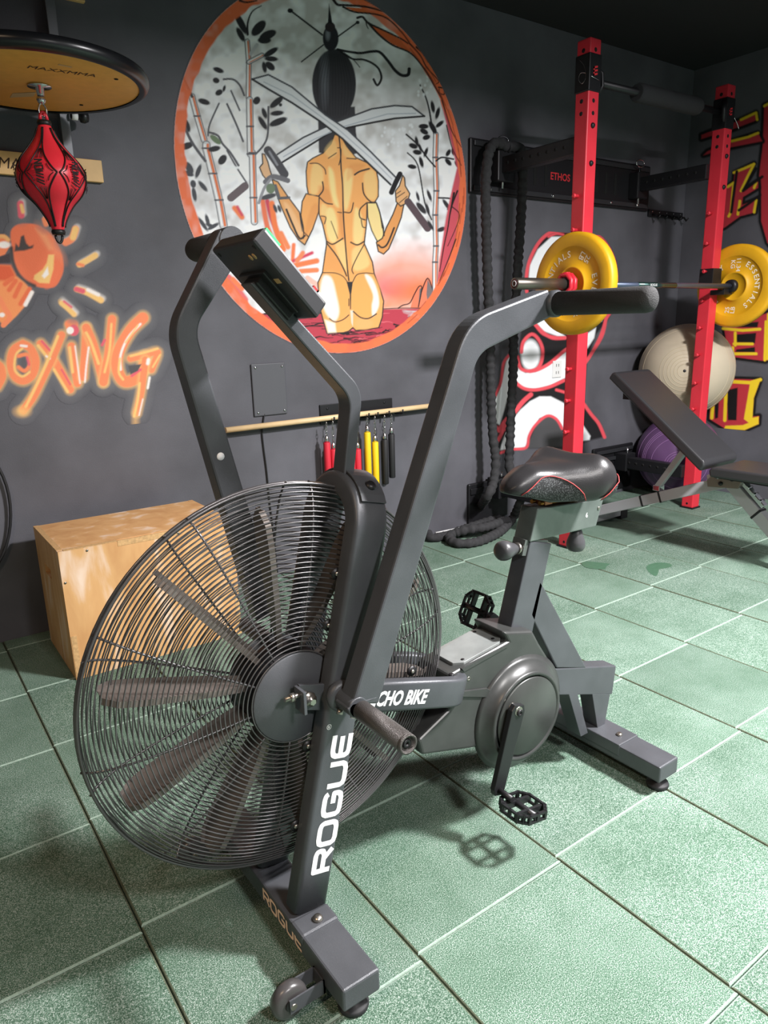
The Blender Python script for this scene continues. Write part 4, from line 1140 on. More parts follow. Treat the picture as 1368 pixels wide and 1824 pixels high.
sp = [atz(a, b, 0.40)[:2] for a, b in ((807, 1160), (812, 1150), (852, 1121), (878, 1120), (898, 1132), (899, 1142), (842, 1170), (825, 1173))]
tz = lambda x: float(np.interp(x, [hp_[1][0], hp_[2][0]], [hp_[1][1], hp_[2][1]])) + .001
xa, xb = hp_[1][0] - .012, hp_[2][0] + .002
stp = MB()
pl = [(xa, HN + .022), (xa + .02, HN + .008), (xb - .02, HN + .008), (xb, HN + .026), (xb, HF - .026), (xb - .02, HF - .008), (xa + .02, HF - .008), (xa, HF - .022)]
n8 = len(pl)
stp.add([(x, y, tz(x) - .004) for x, y in pl] + [(x, y, tz(x) + .0035) for x, y in pl], [list(range(n8))[::-1], list(range(n8, 2 * n8))] + [(i, (i + 1) % n8, n8 + (i + 1) % n8, n8 + i) for i in range(n8)])
sp_o = ob('step_plate', stp, m_alu, hs, bev=.001)
for x, y in ((xa + .025, HN + .018), (xb - .02, HN + .03), (xb - .025, HF - .02)):
    ob('screw', MB().lathe([(.004, 0), (.004, .001), (.002, .001)], (x, y, tz(x) + .0035), (0, 0, 1), 10), m_dark, sp_o)
r1 = px_poly([(822, 1191), (905, 1147), (905, 1151), (826, 1196)], HN - .001)
ob('housing_ridge', MB().prism(r1, HN - .003, HN + .004), m_plastic, hs)
r1 = px_poly([(812, 1232), (866, 1225), (886, 1236), (884, 1242), (812, 1241)], HN - .001)
ob('housing_ridge', MB().prism(r1, HN - .004, HN + .004), m_plastic, hs, bev=.0015)
for a, b in ((835, 1209), (989, 1213)):
    p = aty(a, b, HN)
    ob('housing_screw', MB().lathe([(.005, 0), (.005, .001), (.0025, .001), (.0025, 0)], (p[0], HN + .0005, p[2]), (0, -1, 0), 10), m_steel, hs)

# rear frame tubes
RN, RF = YM - .0225, YM + .0225
tb = lambda pts, n, y0=RN, y1=RF, bev=.003: ob(n, MB().prism(px_poly(pts, RN), y0, y1), m_frame, bike, bev=bev)
seat_tube = tb([(908, 1130), (945, 964), (983, 968), (948, 1130)], 'seat_tube')
tb([(962, 1033), (972, 1052), (1045, 1190), (992, 1190), (946, 1096)], 'rear_brace')
rear = tb([(975, 1192), (1098, 1186), (1091, 1237), (985, 1239)], 'rear_beam')
zt = .0825
t = px_poly([(1013, 1236), (1029, 1236), (1048, 1293), (1031, 1279)], RN)
ob('support_leg', MB().prism([t[0], t[1], (t[2][0], zt), (t[3][0] + .012, zt)], RN, RF), m_frame, rear, bev=.001)
t = px_poly([(1055, 1236), (1087, 1236), (1078, 1276), (1047, 1262)], RN)
ob('support_leg', MB().prism([t[0], t[1], (min(t[2][0], 1.494), zt), (min(t[2][0], 1.494) - .03, zt)], RN, RF), m_frame, rear, bev=.001)
# seat slider, rail and saddle
ob('seat_post', MB().prism(px_poly([(930, 990), (936, 962), (976, 962), (972, 990)], RN + .004), RN + .004, RF - .004), mat('grey_seat_post', (92, 96, 94), .4, .4), seat_tube)
rl = px_poly([(944, 966), (958, 906), (1076, 887), (1062, 938)], RN - .003)
rail = ob('seat_rail', MB().prism(rl, RN - .003, RF + .003), mat('scuffed_grey_rail', (104, 112, 108), .38, .45, var=.2, vscale=16), bike, bev=.003)
ob('rail_digit', text_mesh('6', .017, aty(1043, 922, RN - .0035), (1, 0, -.05), (0, 0, 1)), m_white, rail)
pz = aty(1066, 905, RN - .003)
ob('screw', MB().lathe([(.004, 0), (.004, .002), (.002, .002)], pz, (0, -1, 0), 10), m_steel, rail)
a = np.array([rl[1][0], rl[1][1]]); c = np.array([rl[2][0], rl[2][1]])
for dy in (-.012, .012):
    ob('slide_rod', MB().cyl((a[0] + .02, YM + dy, a[1] + .006), (c[0] - .05, YM + dy, c[1] + .009), .005, 10), m_gold, rail)
ob('slide_block', MB().box(a[0] + .03, a[0] + .055, YM - .02, YM + .02, a[1], a[1] + .018), mat('copper_block', (170, 110, 80), .4, .6), rail, bev=.002)


def knob(p, d, k, name='adjuster_knob', parent=rail):
    o = ob(name, MB().lathe([(.0, 0), (.010 * k, .0), (.010 * k, .010 * k), (.011 * k, .012 * k), (.014 * k, .018 * k), (.017 * k, .03 * k), (.0215 * k, .042 * k), (.023 * k, .052 * k), (.022 * k, .060 * k), (.018 * k, .066 * k), (.010 * k, .069 * k), (0, .0695 * k)], p, d, 20), mat('dark_grey_knob', (64, 64, 66), .35), parent)
    dd = np.array(d) / np.linalg.norm(d)
    ob('knob_collar', MB().lathe([(.0135 * k, -.001), (.0135 * k, .008 * k)], p, d, 20), m_steel, o)
    return o


kp = aty(928, 978, RN + .01)
kb = knob((kp[0] - .001, YM - .004, kp[2]), (-.95, -.12, .12), 1.0, parent=seat_tube)
kq = aty(1040, 945, RN)
knob((kq[0], YM, kq[2] + .012), (.0, 0, -1), 1.0)

# saddle: lofted cushion, nose towards the fan
m_leather = mat('black_saddle_leather', (40, 39, 40), .32, 0, bump=.1, bscale=500)
m_mesh_fab = bpy.data.materials.new('perforated_grey_panel'); m_mesh_fab.use_nodes = True
nt = m_mesh_fab.node_tree; b = nt.nodes['Principled BSDF']; b.inputs['Roughness'].default_value = .6
tc = nt.nodes.new('ShaderNodeTexCoord'); vo = nt.nodes.new('ShaderNodeTexVoronoi'); vo.inputs['Scale'].default_value = 330
rp = nt.nodes.new('ShaderNodeValToRGB'); rp.color_ramp.elements[0].position = .25; rp.color_ramp.elements[0].color = (*lin((96, 98, 100)), 1); rp.color_ramp.elements[1].position = .45; rp.color_ramp.elements[1].color = (*lin((26, 26, 28)), 1)
nt.links.new(tc.outputs['Object'], vo.inputs['Vector']); nt.links.new(vo.outputs['Distance'], rp.inputs['Fac']); nt.links.new(rp.outputs['Color'], b.inputs['Base Color'])
m_stitch = mat('red_stitching', (190, 70, 70), .7)
sx0 = aty(898, 852, YM)[0]; sx1 = aty(1071, 845, YM - .05)[0]
zb = aty(930, 875, YM)[2]
SN = 21


def sad(u):
    """half width, top height at centre, top height at side, lower edge (relative to zb)"""
    hw = np.interp(u, [0, .04, .15, .35, .55, .75, .9, .97, 1], [.012, .028, .040, .055, .088, .118, .118, .098, .06])
    zc = np.interp(u, [0, .08, .25, .45, .65, .8, .92, 1], [.018, .042, .062, .062, .060, .068, .060, .034])
    zs = np.interp(u, [0, .08, .25, .45, .65, .8, .92, 1], [.012, .034, .052, .050, .060, .078, .066, .032])
    zl = np.interp(u, [0, .1, .4, .7, .9, 1], [.004, -.004, -.022, -.034, -.026, -.004])
    return hw, zc, zs, zl


def sad_ring(u, grow=0.0):
    hw, zc, zs, zl = sad(u)
    x = sx0 + (sx1 - sx0) * u
    pts = []
    for k, (f, w) in enumerate(((0, 0), (.35, .5), (.65, .95), (.85, .9), (.97, .55), (1.0, .15), (.97, -.3), (.86, -.75), (.6, -1), (.0, -1))):
        z = (zc * (1 - min(1, f / .65)) + zs * min(1, f / .65)) if k < 3 else (zs + (zl - zs) * [0, 0, 0, .1, .32, .58, .8, .95, 1, 1][k])
        pts.append((f * (hw + grow), z))
    full = [(x, YM - y, zb + z) for y, z in pts] + [(x, YM + y, zb + z) for y, z in pts[-2:0:-1]]
    return full


us = np.linspace(0, 1, SN)
saddle = ob('saddle', MB().loft([sad_ring(u) for u in us]), m_leather, bike, sub=1)


def sad_pt(u, v, sgn=-1, out=.002):
    """point on the saddle side: v 0 (shoulder) .. 1 (lower edge)"""
    hw, zc, zs, zl = sad(u)
    prof = [(.85, .1), (.97, .32), (1.0, .58), (.97, .8), (.86, .95)]
    vv = v * 4
    i = min(int(vv), 3); t = vv - i
    f = prof[i][0] * (1 - t) + prof[i + 1][0] * t; g = prof[i][1] * (1 - t) + prof[i + 1][1] * t
    return (sx0 + (sx1 - sx0) * u, YM + sgn * (f * hw + out), zb + zs + (zl - zs) * g)


for sgn in (-1, 1):
    rows = []
    for u in np.linspace(.08, .62, 14):
        t = (u - .08) / .54
        top = .95 - .95 * math.sin(math.pi * min(1, t * 1.0)) ** .7 * (1 - .25 * t) if t < 1 else .95
        rows.append([sad_pt(u, top + (1 - top) * k / 5, sgn, .0022) for k in range(6)])
    ob('side_panel', MB().loft(rows, closed=False, caps=False), m_mesh_fab, saddle)
    st = [np.array(r[0]) + np.array([0, sgn * .0012, .001]) for r in rows]
    ob('stitching', MB().tube(st, .0011, 5), m_stitch, saddle)
    rows = []
    for u in np.linspace(.74, .985, 9):
        t = (u - .74) / .245
        top = .95 - .72 * t
        rows.append([sad_pt(u, top + (1 - top) * k / 4, sgn, .0022) for k in range(5)])
    ob('side_panel', MB().loft(rows, closed=False, caps=False), m_mesh_fab, saddle)
    st = [np.array(r[0]) + np.array([0, sgn * .0012, .001]) for r in rows]
    ob('stitching', MB().tube(st, .0011, 5), m_stitch, saddle)
ob('saddle_base', MB().prism([(sx0 + .05, zb - .01), (sx0 + .12, zb - .032), (sx1 - .05, zb - .045), (sx1 - .03, zb - .02), (sx0 + .1, zb + .002)], YM - .03, YM + .03), m_blackplastic, saddle, bev=.004)


# cranks and pedals
def crank(a, b, y0, y1, w0=.021, w1=.017):
    a, b = np.array(a), np.array(b)
    d = (b - a) / np.linalg.norm(b - a); n = np.array([-d[1], d[0]])
    pts = [a - d * .014 + n * w0 * .7, a + n * w0, b + n * w1, b + d * .013 + n * w1 * .6, b + d * .013 - n * w1 * .6, b - n * w1, a - n * w0, a - d * .014 - n * w0 * .7]
    return MB().prism(pts, y0, y1)


def pedal(c, ex, ey, name='pedal', parent=None):
    """platform pedal: c centre, ex across, ey outwards; hexagonal cage with bars and pins"""
    ex, ey = np.asarray(ex, float), np.asarray(ey, float)
    ex /= np.linalg.norm(ex); ey = ey - (ey @ ex) * ex; ey /= np.linalg.norm(ey); ez = np.cross(ex, ey)
    out = [(-.046, -.022), (-.028, -.044), (.028, -.044), (.046, -.022), (.046, .026), (.026, .046), (-.026, .046), (-.046, .026)]
    inn = [(x * .86, y * .86) for x, y in out]
    n = len(out)
    P = lambda p, z: np.asarray(c) + ex * p[0] + ey * p[1] + ez * z
    mb = MB()
    h = .010
    # two thin frames joined by posts
    for z0, z1 in ((-h, -h + .0045), (h - .0045, h)):
        vs = [P(p, z0) for p in out] + [P(p, z1) for p in out] + [P(p, z0) for p in inn] + [P(p, z1) for p in inn]
        fs = []
        for i in range(n):
            j = (i + 1) % n
            fs += [(i, j, n + j, n + i), (2 * n + j, 2 * n + i, 3 * n + i, 3 * n + j), (n + i, n + j, 3 * n + j, 3 * n + i), (j, i, 2 * n + i, 2 * n + j)]
        mb.add(vs, fs)
    o = ob(name, mb, m_blackplastic, parent)
    for i in range(n):
        for t in (0, .5):
            p = np.array(out[i]) * (1 - t) + np.array(out[(i + 1) % n]) * t
            p = p * .93
            ob('cage_post', MB().obox(P(p, 0), ex * .0034, ey * .0034, ez * h), m_blackplastic, o)
    ob('axle_barrel', MB().tube([P((0, -.046), 0), P((0, .0), 0), P((0, .044), 0)], [.0085, .007, .0085], 14), m_blackplastic, o)
    for y in (-.02, .018):
        ob('cross_bar', MB().obox(P((0, y), 0), ex * .042, ey * .0035, ez * .007), m_blackplastic, o)
    for x, y in [p for p in inn] :
        ob('grip_pin', MB().cyl(P((x * 1.07, y * 1.07), h), P((x * 1.07, y * 1.07), h + .003), .0014, 6), m_steel, o)
    return o


cyN = .998
ca, cb = aty(924, 1267, cyN)[[0, 2]], aty(890, 1408, cyN)[[0, 2]]
cr = ob('crank_arm', crank(ca, cb, cyN, cyN + .014), m_blackplastic, bike, bev=.002)
ob('crank_bolt', MB().lathe([(.009, 0), (.009, .004), (.004, .005), (.004, .002)], (ca[0] + .002, cyN, ca[1] - .004), (0, -1, 0), 6), m_dark, cr)
ob('axle', MB().cyl((ca[0], cyN - .001, ca[1]), (ca[0], HN + .01, ca[1]), .011, 16), m_steel, cr)
pc = aty(931, 1438, cyN - .054)
ob('pedal_spindle', MB().cyl((cb[0], cyN + .004, cb[1]), (cb[0], cyN - .04, cb[1]), .007, 12), m_dark, cr)
pedal(pc, (1, 0, -.16), (0, -1, 0), 'pedal', bike)
fa = (ca[0], ca[1]); fb = aty(874, 1100, 2 * YM - cyN)[[0, 2]]
crf = ob('crank_arm', crank(fa, fb, 2 * YM - cyN - .014, 2 * YM - cyN), m_blackplastic, bike, bev=.002)
pedal((fb[0] - .002, 2 * YM - cyN + .05, fb[1] + .004), (.45, 0, .9), (0, 1, 0), 'pedal', bike)
ob('pedal_spindle', MB().cyl((fb[0], 2 * YM - cyN - .004, fb[1]), (fb[0], 2 * YM - cyN + .04, fb[1]), .007, 12), m_dark, crf)
# ---------------------------------------------------------------- wall rack
m_red = mat('red_rack_powder_coat', (206, 46, 60), 0.42, 0.0, var=.06, vscale=8)
m_black = mat('black_rack_steel', (30, 30, 33), 0.45, 0.3)
m_chrome = mat('chrome', (205, 205, 208), 0.18, 1.0)
m_hole = mat('dark_hole', (8, 8, 9), 0.9)
m_redprint = mat('red_print', (200, 40, 48), 0.6)

rack = thing('squat_rack', (3.42, 2.6, 0), 'red uprights and black wall arms of a fold-back squat rack in the corner', 'squat rack')
UPR = [(2.800, 2.873, 2.325, 2.398), (3.975, 4.048, 2.372, 2.445)]
uprights = []
for k, (x0, x1, y0, y1) in enumerate(UPR):
    zt = aty(1051, 64, 2.325)[2] if k == 0 else aty(1294, 147, 2.372)[2]
    u = ob('upright', MB().box(x0, x1, y0, y1, .006, zt), m_red, rack, bev=.005)
    uprights.append(u)
    ym, xm = (y0 + y1) / 2, (x0 + x1) / 2
    if k == 0:
        s1_, s0_ = aty(1050, 92, y0)[2], aty(1048, 161, y0)[2]
    else:
        s1_, s0_ = aty(1292, 171, y0)[2], aty(1287, 227, y0)[2]
    sl = ob('bar_sleeve', MB().box(x0 - .004, x1 + .004, y0 - .004, y1 + .004, s0_, s1_), m_black, u, bev=.004)
    zc = s0_ + (s1_ - s0_) * .48
    ls = MB()
    for i in range(3):
        ls.add([(x0 + .022, y0 - .0046, zc - .012 + i * .014), (x0 + .05, y0 - .0046, zc - .004 + i * .014), (x0 + .05, y0 - .0046, zc + .004 + i * .014), (x0 + .022, y0 - .0046, zc - .004 + i * .014)], [(0, 1, 2, 3)])
    ls.add([(x0 + .022, y0 - .0046, zc - .012), (x0 + .03, y0 - .0046, zc - .010), (x0 + .03, y0 - .0046, zc + .026), (x0 + .022, y0 - .0046, zc + .024)], [(0, 1, 2, 3)])
    ob('maker_logo', ls, m_redprint, sl)
    for z in (zt - .045, s0_ - .035, s0_ - .085):
        ob('hole', MB().lathe([(0, 0), (.009, 0), (.009, .0006), (0, .0006)], (xm, y0, z), (0, -1, 0), 12), m_hole, u)
        ob('hole', MB().lathe([(0, 0), (.009, 0), (.009, .0006), (0, .0006)], (x0, ym, z), (-1, 0, 0), 12), m_hole, u)
    for z in (s0_ - .135, s0_ - .29):
        ob('bolt', MB().lathe([(.012, 0), (.012, .004), (.008, .009), (.003, .010)], (xm, y0, z), (0, -1, 0), 14), m_black, u)
    pins = ((1016, 352), (1014, 412), (1013, 657), (1010, 713), (1006, 768)) if k == 0 else ((1269, 380), (1263, 434), (1256, 484), (1250, 536), (1245, 584), (1241, 632), (1238, 682), (1234, 728))
    for q_ in pins:
        z = atx(*q_, x0)[2]
        ob('peg', MB().lathe([(.008, 0), (.008, .022), (.0105, .024), (.0105, .030), (.006, .033)], (x0, ym, z), (-1, 0, 0), 12), m_red, u)
    ob('hole', MB().lathe([(0, 0), (.007, 0), (.007, .0006), (0, .0006)], (x0, ym, .03), (-1, 0, 0), 12), m_hole, u)
    ob('floor_pad', MB().box(x0 - .006, x1 + .006, y0 - .006, y1 + .006, 0, .008), m_black, u)
    # J hook carrying the barbell
    zb_ = 1.297
    jh = MB().box(x0 - .006, x1 + .008, y0 - .008, y1 + .002, zb_ - .005, zb_ + .10)
    jh.box(x0 - .004, x1 + .006, y0 - .075, y0, zb_ - .045, zb_ - .018); jh.box(x0 - .004, x1 + .006, y0 - .082, y0 - .072, zb_ - .045, zb_ + .012)
    ob('j_hook', jh, m_black, rack, bev=.002)
# pull-up bar with foam
za = aty(1075, 149, 2.35)[2]
pa, pb = np.array([2.873, 2.36, za]), np.array([3.975, 2.41, aty(1283, 198, 2.40)[2]])
pub = ob('pull_up_bar', MB().cyl(pa, pb, .016, 16), m_black, rack)
f0, f1 = (pa + (pb - pa) * .30), (pa + (pb - pa) * .80)
ob('foam_pad', MB().tube([f0, f0 + (f1 - f0) * .03, f0 + (f1 - f0) * .46, f0 + (f1 - f0) * .5, f0 + (f1 - f0) * .54, f0 + (f1 - f0) * .97, f1], [.036, .042, .042, .038, .042, .042, .036], 24), mat('dark_foam', (40, 40, 43), .95, bump=.4, bscale=300), pub)
ob('end_hook', MB().tube([pa + np.array([0, -.02, .05]), pa + np.array([.02, -.03, .03]), pa + np.array([.025, -.03, -.02]), pa + np.array([.01, -.02, -.05])], .009, 8), m_black, pub)
ob('end_hook', MB().tube([pb + np.array([-.01, -.03, .04]), pb + np.array([-.03, -.04, .0]), pb + np.array([-.02, -.04, -.06])], [.016, .014, .006], 8), m_black, pub)
cabl = [atx(*p, 2.797) for p in ((1032, 106), (1040, 116), (1043, 128), (1043, 140), (1037, 149), (1031, 142), (1034, 131), (1043, 130))] + [aty(*p, 2.318) for p in ((1056, 137), (1067, 143))]
ob('pin_cable', MB().tube(catmull(cabl, 5), .0016, 5), m_chrome, pub)
c2_ = [aty(*p, 2.36) for p in ((1308, 210), (1313, 220), (1316, 230))]
ob('pin_cable', MB().tube(catmull(c2_, 4), .0025, 5), m_chrome, pub)
# upper wall panel
WX0, WX1 = 2.65, 4.13
pu0, pu1 = 1.775, 2.03
wp = ob('wall_panel', MB().box(WX0, WX1, 2.925, 2.944, pu0, pu1), m_black, rack, bev=.006)
for z in (pu0 + .012, pu1 - .036):
    ob('mounting_rail', MB().box(WX0 + .02, WX1 - .02, 2.914, 2.926, z, z + .024), mat('dark_grey_rail', (56, 57, 60), .4, .4), wp, bev=.002)
for i in range(10):
    x = 3.02 + i * .085
    if 3.22 < x < 3.5: continue
    ob('slot', MB().box(x, x + .022, 2.9235, 2.9252, pu0 + .07, pu1 - .07), m_hole, wp)
ob('maker_lettering', text_mesh('ETHOS', .052, (3.235, 2.9238, 1.885), (1, 0, 0), (0, 0, 1), bold=.001), m_redprint, wp)
for x in (2.78, 2.98, 3.25, 3.5, 3.75, 4.0):
    ob('rail_bolt', MB().lathe([(.009, 0), (.009, .004), (.004, .007)], (x, 2.914, pu0 + .024), (0, -1, 0), 10), m_chrome, wp)
for x0, x1 in ((2.80, 2.872), (3.943, 3.993)):
    xb = x0 - .02
    ob('hinge_bracket', MB().box(xb, x1 + .03, 2.86, 2.926, 1.83, 1.975), m_black, rack, bev=.006)
    pin = MB().cyl(((x0 + x1) / 2, 2.885, 1.80), ((x0 + x1) / 2, 2.885, 2.0), .006, 8)
    pr = ob('hinge_pin', pin, m_chrome, rack)
    c = np.array([(x0 + x1) / 2, 2.885, 2.025])
    ob('pin_handle', MB().tube([c + np.array([.038 * math.cos(a) if abs(math.cos(a)) < .99 else .038 * math.cos(a), 0, .02 * math.sin(a)]) for a in np.linspace(0, 2 * math.pi, 20, endpoint=False)], .004, 6, loop=True, up=(0, 1, 0)), m_chrome, pr)
for k, (x0, x1, y0, y1) in enumerate(UPR):
    xa_, xb_ = (x0 + .006, x1 - .012) if k == 0 else (3.943, 3.993)
    for z0, z1, nm in ((1.868, 1.945, 'wall_arm'), (.188, .264, 'wall_arm')):
        a_ = ob(nm, MB().box(xa_, xb_, y1 - .004, 2.93, z0, z1), m_black, rack, bev=.005)
        for i in range(8):
            yy = y1 + .06 + i * .052
            ob('hole', MB().lathe([(0, 0), (.009, 0), (.009, .0006), (0, .0006)], (xa_, yy, (z0 + z1) / 2 + .004), (-1, 0, 0), 10), m_hole, a_)
lp = ob('wall_panel', MB().box(WX0, 2.96, 2.925, 2.944, .03, .262), m_black, rack, bev=.008)
ob('panel_lip', MB().box(WX0 + .01, 2.92, 2.915, 2.926, .20, .235), m_black, lp, bev=.003)
lp2 = ob('wall_panel', MB().box(3.72, WX1, 2.925, 2.944, .03, .33), m_black, rack, bev=.008)
for z in (.24, .29):
    ob('mounting_rail', MB().box(3.74, WX1 - .02, 2.91, 2.926, z, z + .022), mat('dark_grey_rail', (56, 57, 60), .4, .4), lp2, bev=.002)
for x0, x1 in ((2.79, 2.885), (3.93, 4.03)):
    ob('hinge_bracket', MB().box(x0, x1, 2.83, 2.926, .17, .285), m_black, rack, bev=.005)
    pr = ob('hinge_pin', MB().cyl(((x0 + x1) / 2, 2.86, .27), ((x0 + x1) / 2, 2.86, .32), .006, 8), m_chrome, rack)

# ---------------------------------------------------------------- barbell, plates, clamps
YBAR, ZBAR = 2.29, 1.297
m_bar = mat('gunmetal_sleeve', (112, 106, 98), .35, .85)
m_shaft = mat('blue_grey_shaft', (96, 106, 128), .35, .7)
m_yel = mat('yellow_bumper_rubber', (214, 160, 22), .48, 0, var=.1, vscale=9)
m_offw = mat('cream_print', (236, 226, 204), .6)
bar_o = thing('barbell', (3.4, YBAR, ZBAR), 'long steel barbell resting across the red rack uprights', 'barbell')
ob('shaft', MB().cyl((2.745, YBAR, ZBAR), (4.055, YBAR, ZBAR), .0142, 16), m_shaft, bar_o)
ob('center_knurl', MB().cyl((3.18, YBAR, ZBAR), (3.50, YBAR, ZBAR), .0146, 16), mat('polished_shaft', (70, 96, 92), .25, .8), bar_o)
ob('shaft_lettering', text_mesh('ROGUE', .017, (3.27, YBAR - .0149, ZBAR - .005), (1, 0, 0), (0, 0, 1)), m_white, bar_o)
SLX = aty(916, 509, YBAR)[0]
for a, b, c in ((SLX, 2.74, -1), (4.06, 4.50, 1)):
    s = ob('sleeve', MB().lathe([(.0, 0), (.021, .0), (.025, .003), (.025, abs(b - a)), (0, abs(b - a))], (a, YBAR, ZBAR), (1, 0, 0), 28), m_bar, bar_o)
    cx = 2.748 if c < 0 else 4.048
    ob('collar', MB().lathe([(.02, -.028), (.034, -.026), (.036, -.012), (.036, 0), (.0, 0)] if c > 0 else [(.0, 0), (.036, 0), (.036, .012), (.034, .026), (.02, .028)], (cx, YBAR, ZBAR), (1, 0, 0), 28), m_black, bar_o)
ob('end_cap', MB().lathe([(0, 0), (.019, 0), (.019, .0006), (0, .0006)], (SLX, YBAR, ZBAR), (-1, 0, 0), 20), mat('dark_red_cap', (60, 24, 28), .5), bar_o)
ob('cap_print', MB().tube([(SLX - .001, YBAR + .011 * math.cos(a), ZBAR + .011 * math.sin(a)) for a in np.linspace(0, 6.283, 24, endpoint=False)], .0012, 4, loop=True, up=(1, 0, 0)), m_white, bar_o)


def plate(x0, phi25, label):
    t = thing('bumper_plate', (x0, YBAR, ZBAR), label, 'weight plate', 'yellow bumper plates')
    w = .054
    ob('rubber_disc', MB().lathe([(.026, .004), (.068, .004), (.070, 0), (.078, 0), (.080, .006), (.160, .006), (.163, .001), (.166, .001), (.170, .0), (.208, .0), (.218, .004), (.225, .012), (.225, w - .012), (.218, w - .004), (.208, w), (.17, w), (.16, w - .006), (.08, w - .006), (.026, w - .004), (.026, .004)], (x0, YBAR, ZBAR), (1, 0, 0), 64, caps=False), m_yel, t)
    right, up = np.array([0, -1.0, 0]), np.array([0, 0, 1.0])
    mbt = MB()

    def emit_print():
        ob('print', mbt, m_offw, t)
        mbt.v, mbt.f, mbt.sm, mbt.mi = [], [], [], []

    def ring(txt, phc, step, R, size):
        for i, ch in enumerate(txt):
            ph = math.radians(phc + (i - (len(txt) - 1) / 2) * step)
            rad = math.sin(ph) * right + math.cos(ph) * up
            tan = math.cos(ph) * right - math.sin(ph) * up
            g = text_mesh(ch, size, np.array([x0 + .0052, YBAR, ZBAR]) + rad * R, tan, rad, align='CENTER', bold=.0006)
            mbt.add(g.v, g.f)
        emit_print()

    def block(txt, ph, R, off, size):
        ph = math.radians(ph)
        rad = math.sin(ph) * right + math.cos(ph) * up
        tan = math.cos(ph) * right - math.sin(ph) * up
        g = text_mesh(txt, size, np.array([x0 + .0052, YBAR, ZBAR]) + rad * R + tan * off, -rad, tan, align='LEFT', bold=.0006)
        mbt.add(g.v, g.f)
        emit_print()
    ring('ESSENTIALS', phi25 - 97, 12.5, .118, .040); ring('EVERYDAY', phi25 + 90, 13, .118, .040)
    block('25', phi25, .148, .004, .036); block('LB', phi25, .148, -.028, .036)
    block('11.34', phi25 + 175, .152, .004, .034); block('KG', phi25 + 175, .142, -.028, .034)
    return t


plate(2.690, 32, 'yellow bumper plate on the left sleeve of the barbell, nearest the ropes')
plate(4.060, 185, 'yellow bumper plate on the right sleeve of the barbell, beside red letters')
m_clamp = mat('red_clamp_plastic', (206, 40, 58), .4)


def clamp(x0, label):
    c = thing('barbell_clamp', (x0, YBAR, ZBAR), label, 'clamp', 'red barbell clamps')
    for i in (0, 1):
        pts = [(x0 + i * .026, YBAR + .042 * math.cos(a), ZBAR + .042 * math.sin(a)) for a in np.linspace(0, 2 * math.pi, 8, endpoint=False) + .4]
        ob('clamp_ring', MB().tube(pts, .011, 6, loop=True, up=(1, 0, 0)), m_clamp, c)
    ob('clamp_bridge', MB().box(x0, x0 + .026, YBAR - .012, YBAR + .012, ZBAR + .034, ZBAR + .052), m_clamp, c, bev=.003)
    ob('lining', MB().lathe([(.0255, -.004), (.034, -.004), (.034, .032), (.0255, .032), (.0255, -.004)], (x0, YBAR, ZBAR), (1, 0, 0), 24, caps=False), m_black, c)


clamp(2.648, 'red barbell clamp in front of the left yellow plate'); 

# ---------------------------------------------------------------- stability balls
m_beige = mat('beige_ball_vinyl', (186, 174, 152), .38, 0, var=.06, vscale=5)
m_purple = mat('purple_ball_vinyl', (92, 64, 102), .38, 0, var=.06, vscale=5)


def ball(name, c, r, m, label, axis, nr, mr):
    b_ = thing(name, (c[0], c[1], c[2] - r), label, 'exercise ball')
    prof_ = []
    n = 64
    for i in range(n + 1):
        th = math.pi * i / n
        lat = abs(th - math.pi / 2)
        rr_ = r
        prof_.append((rr_ * math.sin(th), -rr_ * math.cos(th)))
    ob('shell', MB().lathe(prof_, c, axis, 64, caps=False), m, b_)
    ax = np.asarray(axis, float); ax /= np.linalg.norm(ax)
    u = np.cross(ax, (0, 0, 1.0)); u /= np.linalg.norm(u); v = np.cross(ax, u)
    for th in nr:
        t = math.radians(th)
        ob('ridge', MB().tube([np.asarray(c) + ax * r * math.cos(t) + r * 1.0 * math.sin(t) * (u * math.cos(a) + v * math.sin(a)) for a in np.linspace(0, 2 * math.pi, 64, endpoint=False)], .0016, 4, loop=True, up=ax), mr, b_)
    p = np.asarray(c) + ax * r
    ob('valve_plug', MB().lathe([(0, .0012), (.008, .001), (.009, 0)], p, ax, 12), m_rubber, b_)


ball('exercise_ball', (4.262, 2.672, .262), .262, m_purple, 'purple exercise ball on the floor behind the bench', (-.8, -.55, -.1), (14, 17, 20, 40, 52, 55, 58, 70), mat('light_purple_ridge', (150, 112, 160), .5))
bc_ = np.array(atx(1224, 645, 4.225))
ball('exercise_ball', (4.238, 2.650, .262 * 2 + .286), .285, m_beige, 'large beige exercise ball stacked on top of the purple ball', (-.85, -.5, .05), (8, 12, 16, 20, 25, 30, 60, 75), mat('beige_ridge', (186, 172, 146), .5))

# ---------------------------------------------------------------- adjustable bench
m_pad = mat('black_bench_vinyl', (44, 44, 46), .35, 0, bump=.08, bscale=400)
m_silver = mat('silver_grey_frame', (166, 166, 170), .4, .15)
bx0, bx1 = 3.105, 3.395
bxm = (bx0 + bx1) / 2
bench = thing('adjustable_bench', (bxm, 2.0, 0), 'black padded incline bench with silver frame in front of the rack', 'bench')
ph, pt = np.array([1.80, .478]), np.array([2.345, .885])
dv = (pt - ph) / np.linalg.norm(pt - ph); nv = np.array([-dv[1], dv[0]])
Lp = np.linalg.norm(pt - ph)
th_ = .052
bp2 = [ph + nv * 0, ph - nv * -.0, pt]
mbp = MB()
outl = [ph - nv * th_, pt - nv * th_, pt - nv * .012, pt - dv * .018, ph + dv * .02, ph - nv * .015]
mbp.prism([tuple(p) for p in outl], bx0, bx1, axis='x')
ob('back_pad', mbp, m_pad, bench, bev=.012, seg=3)
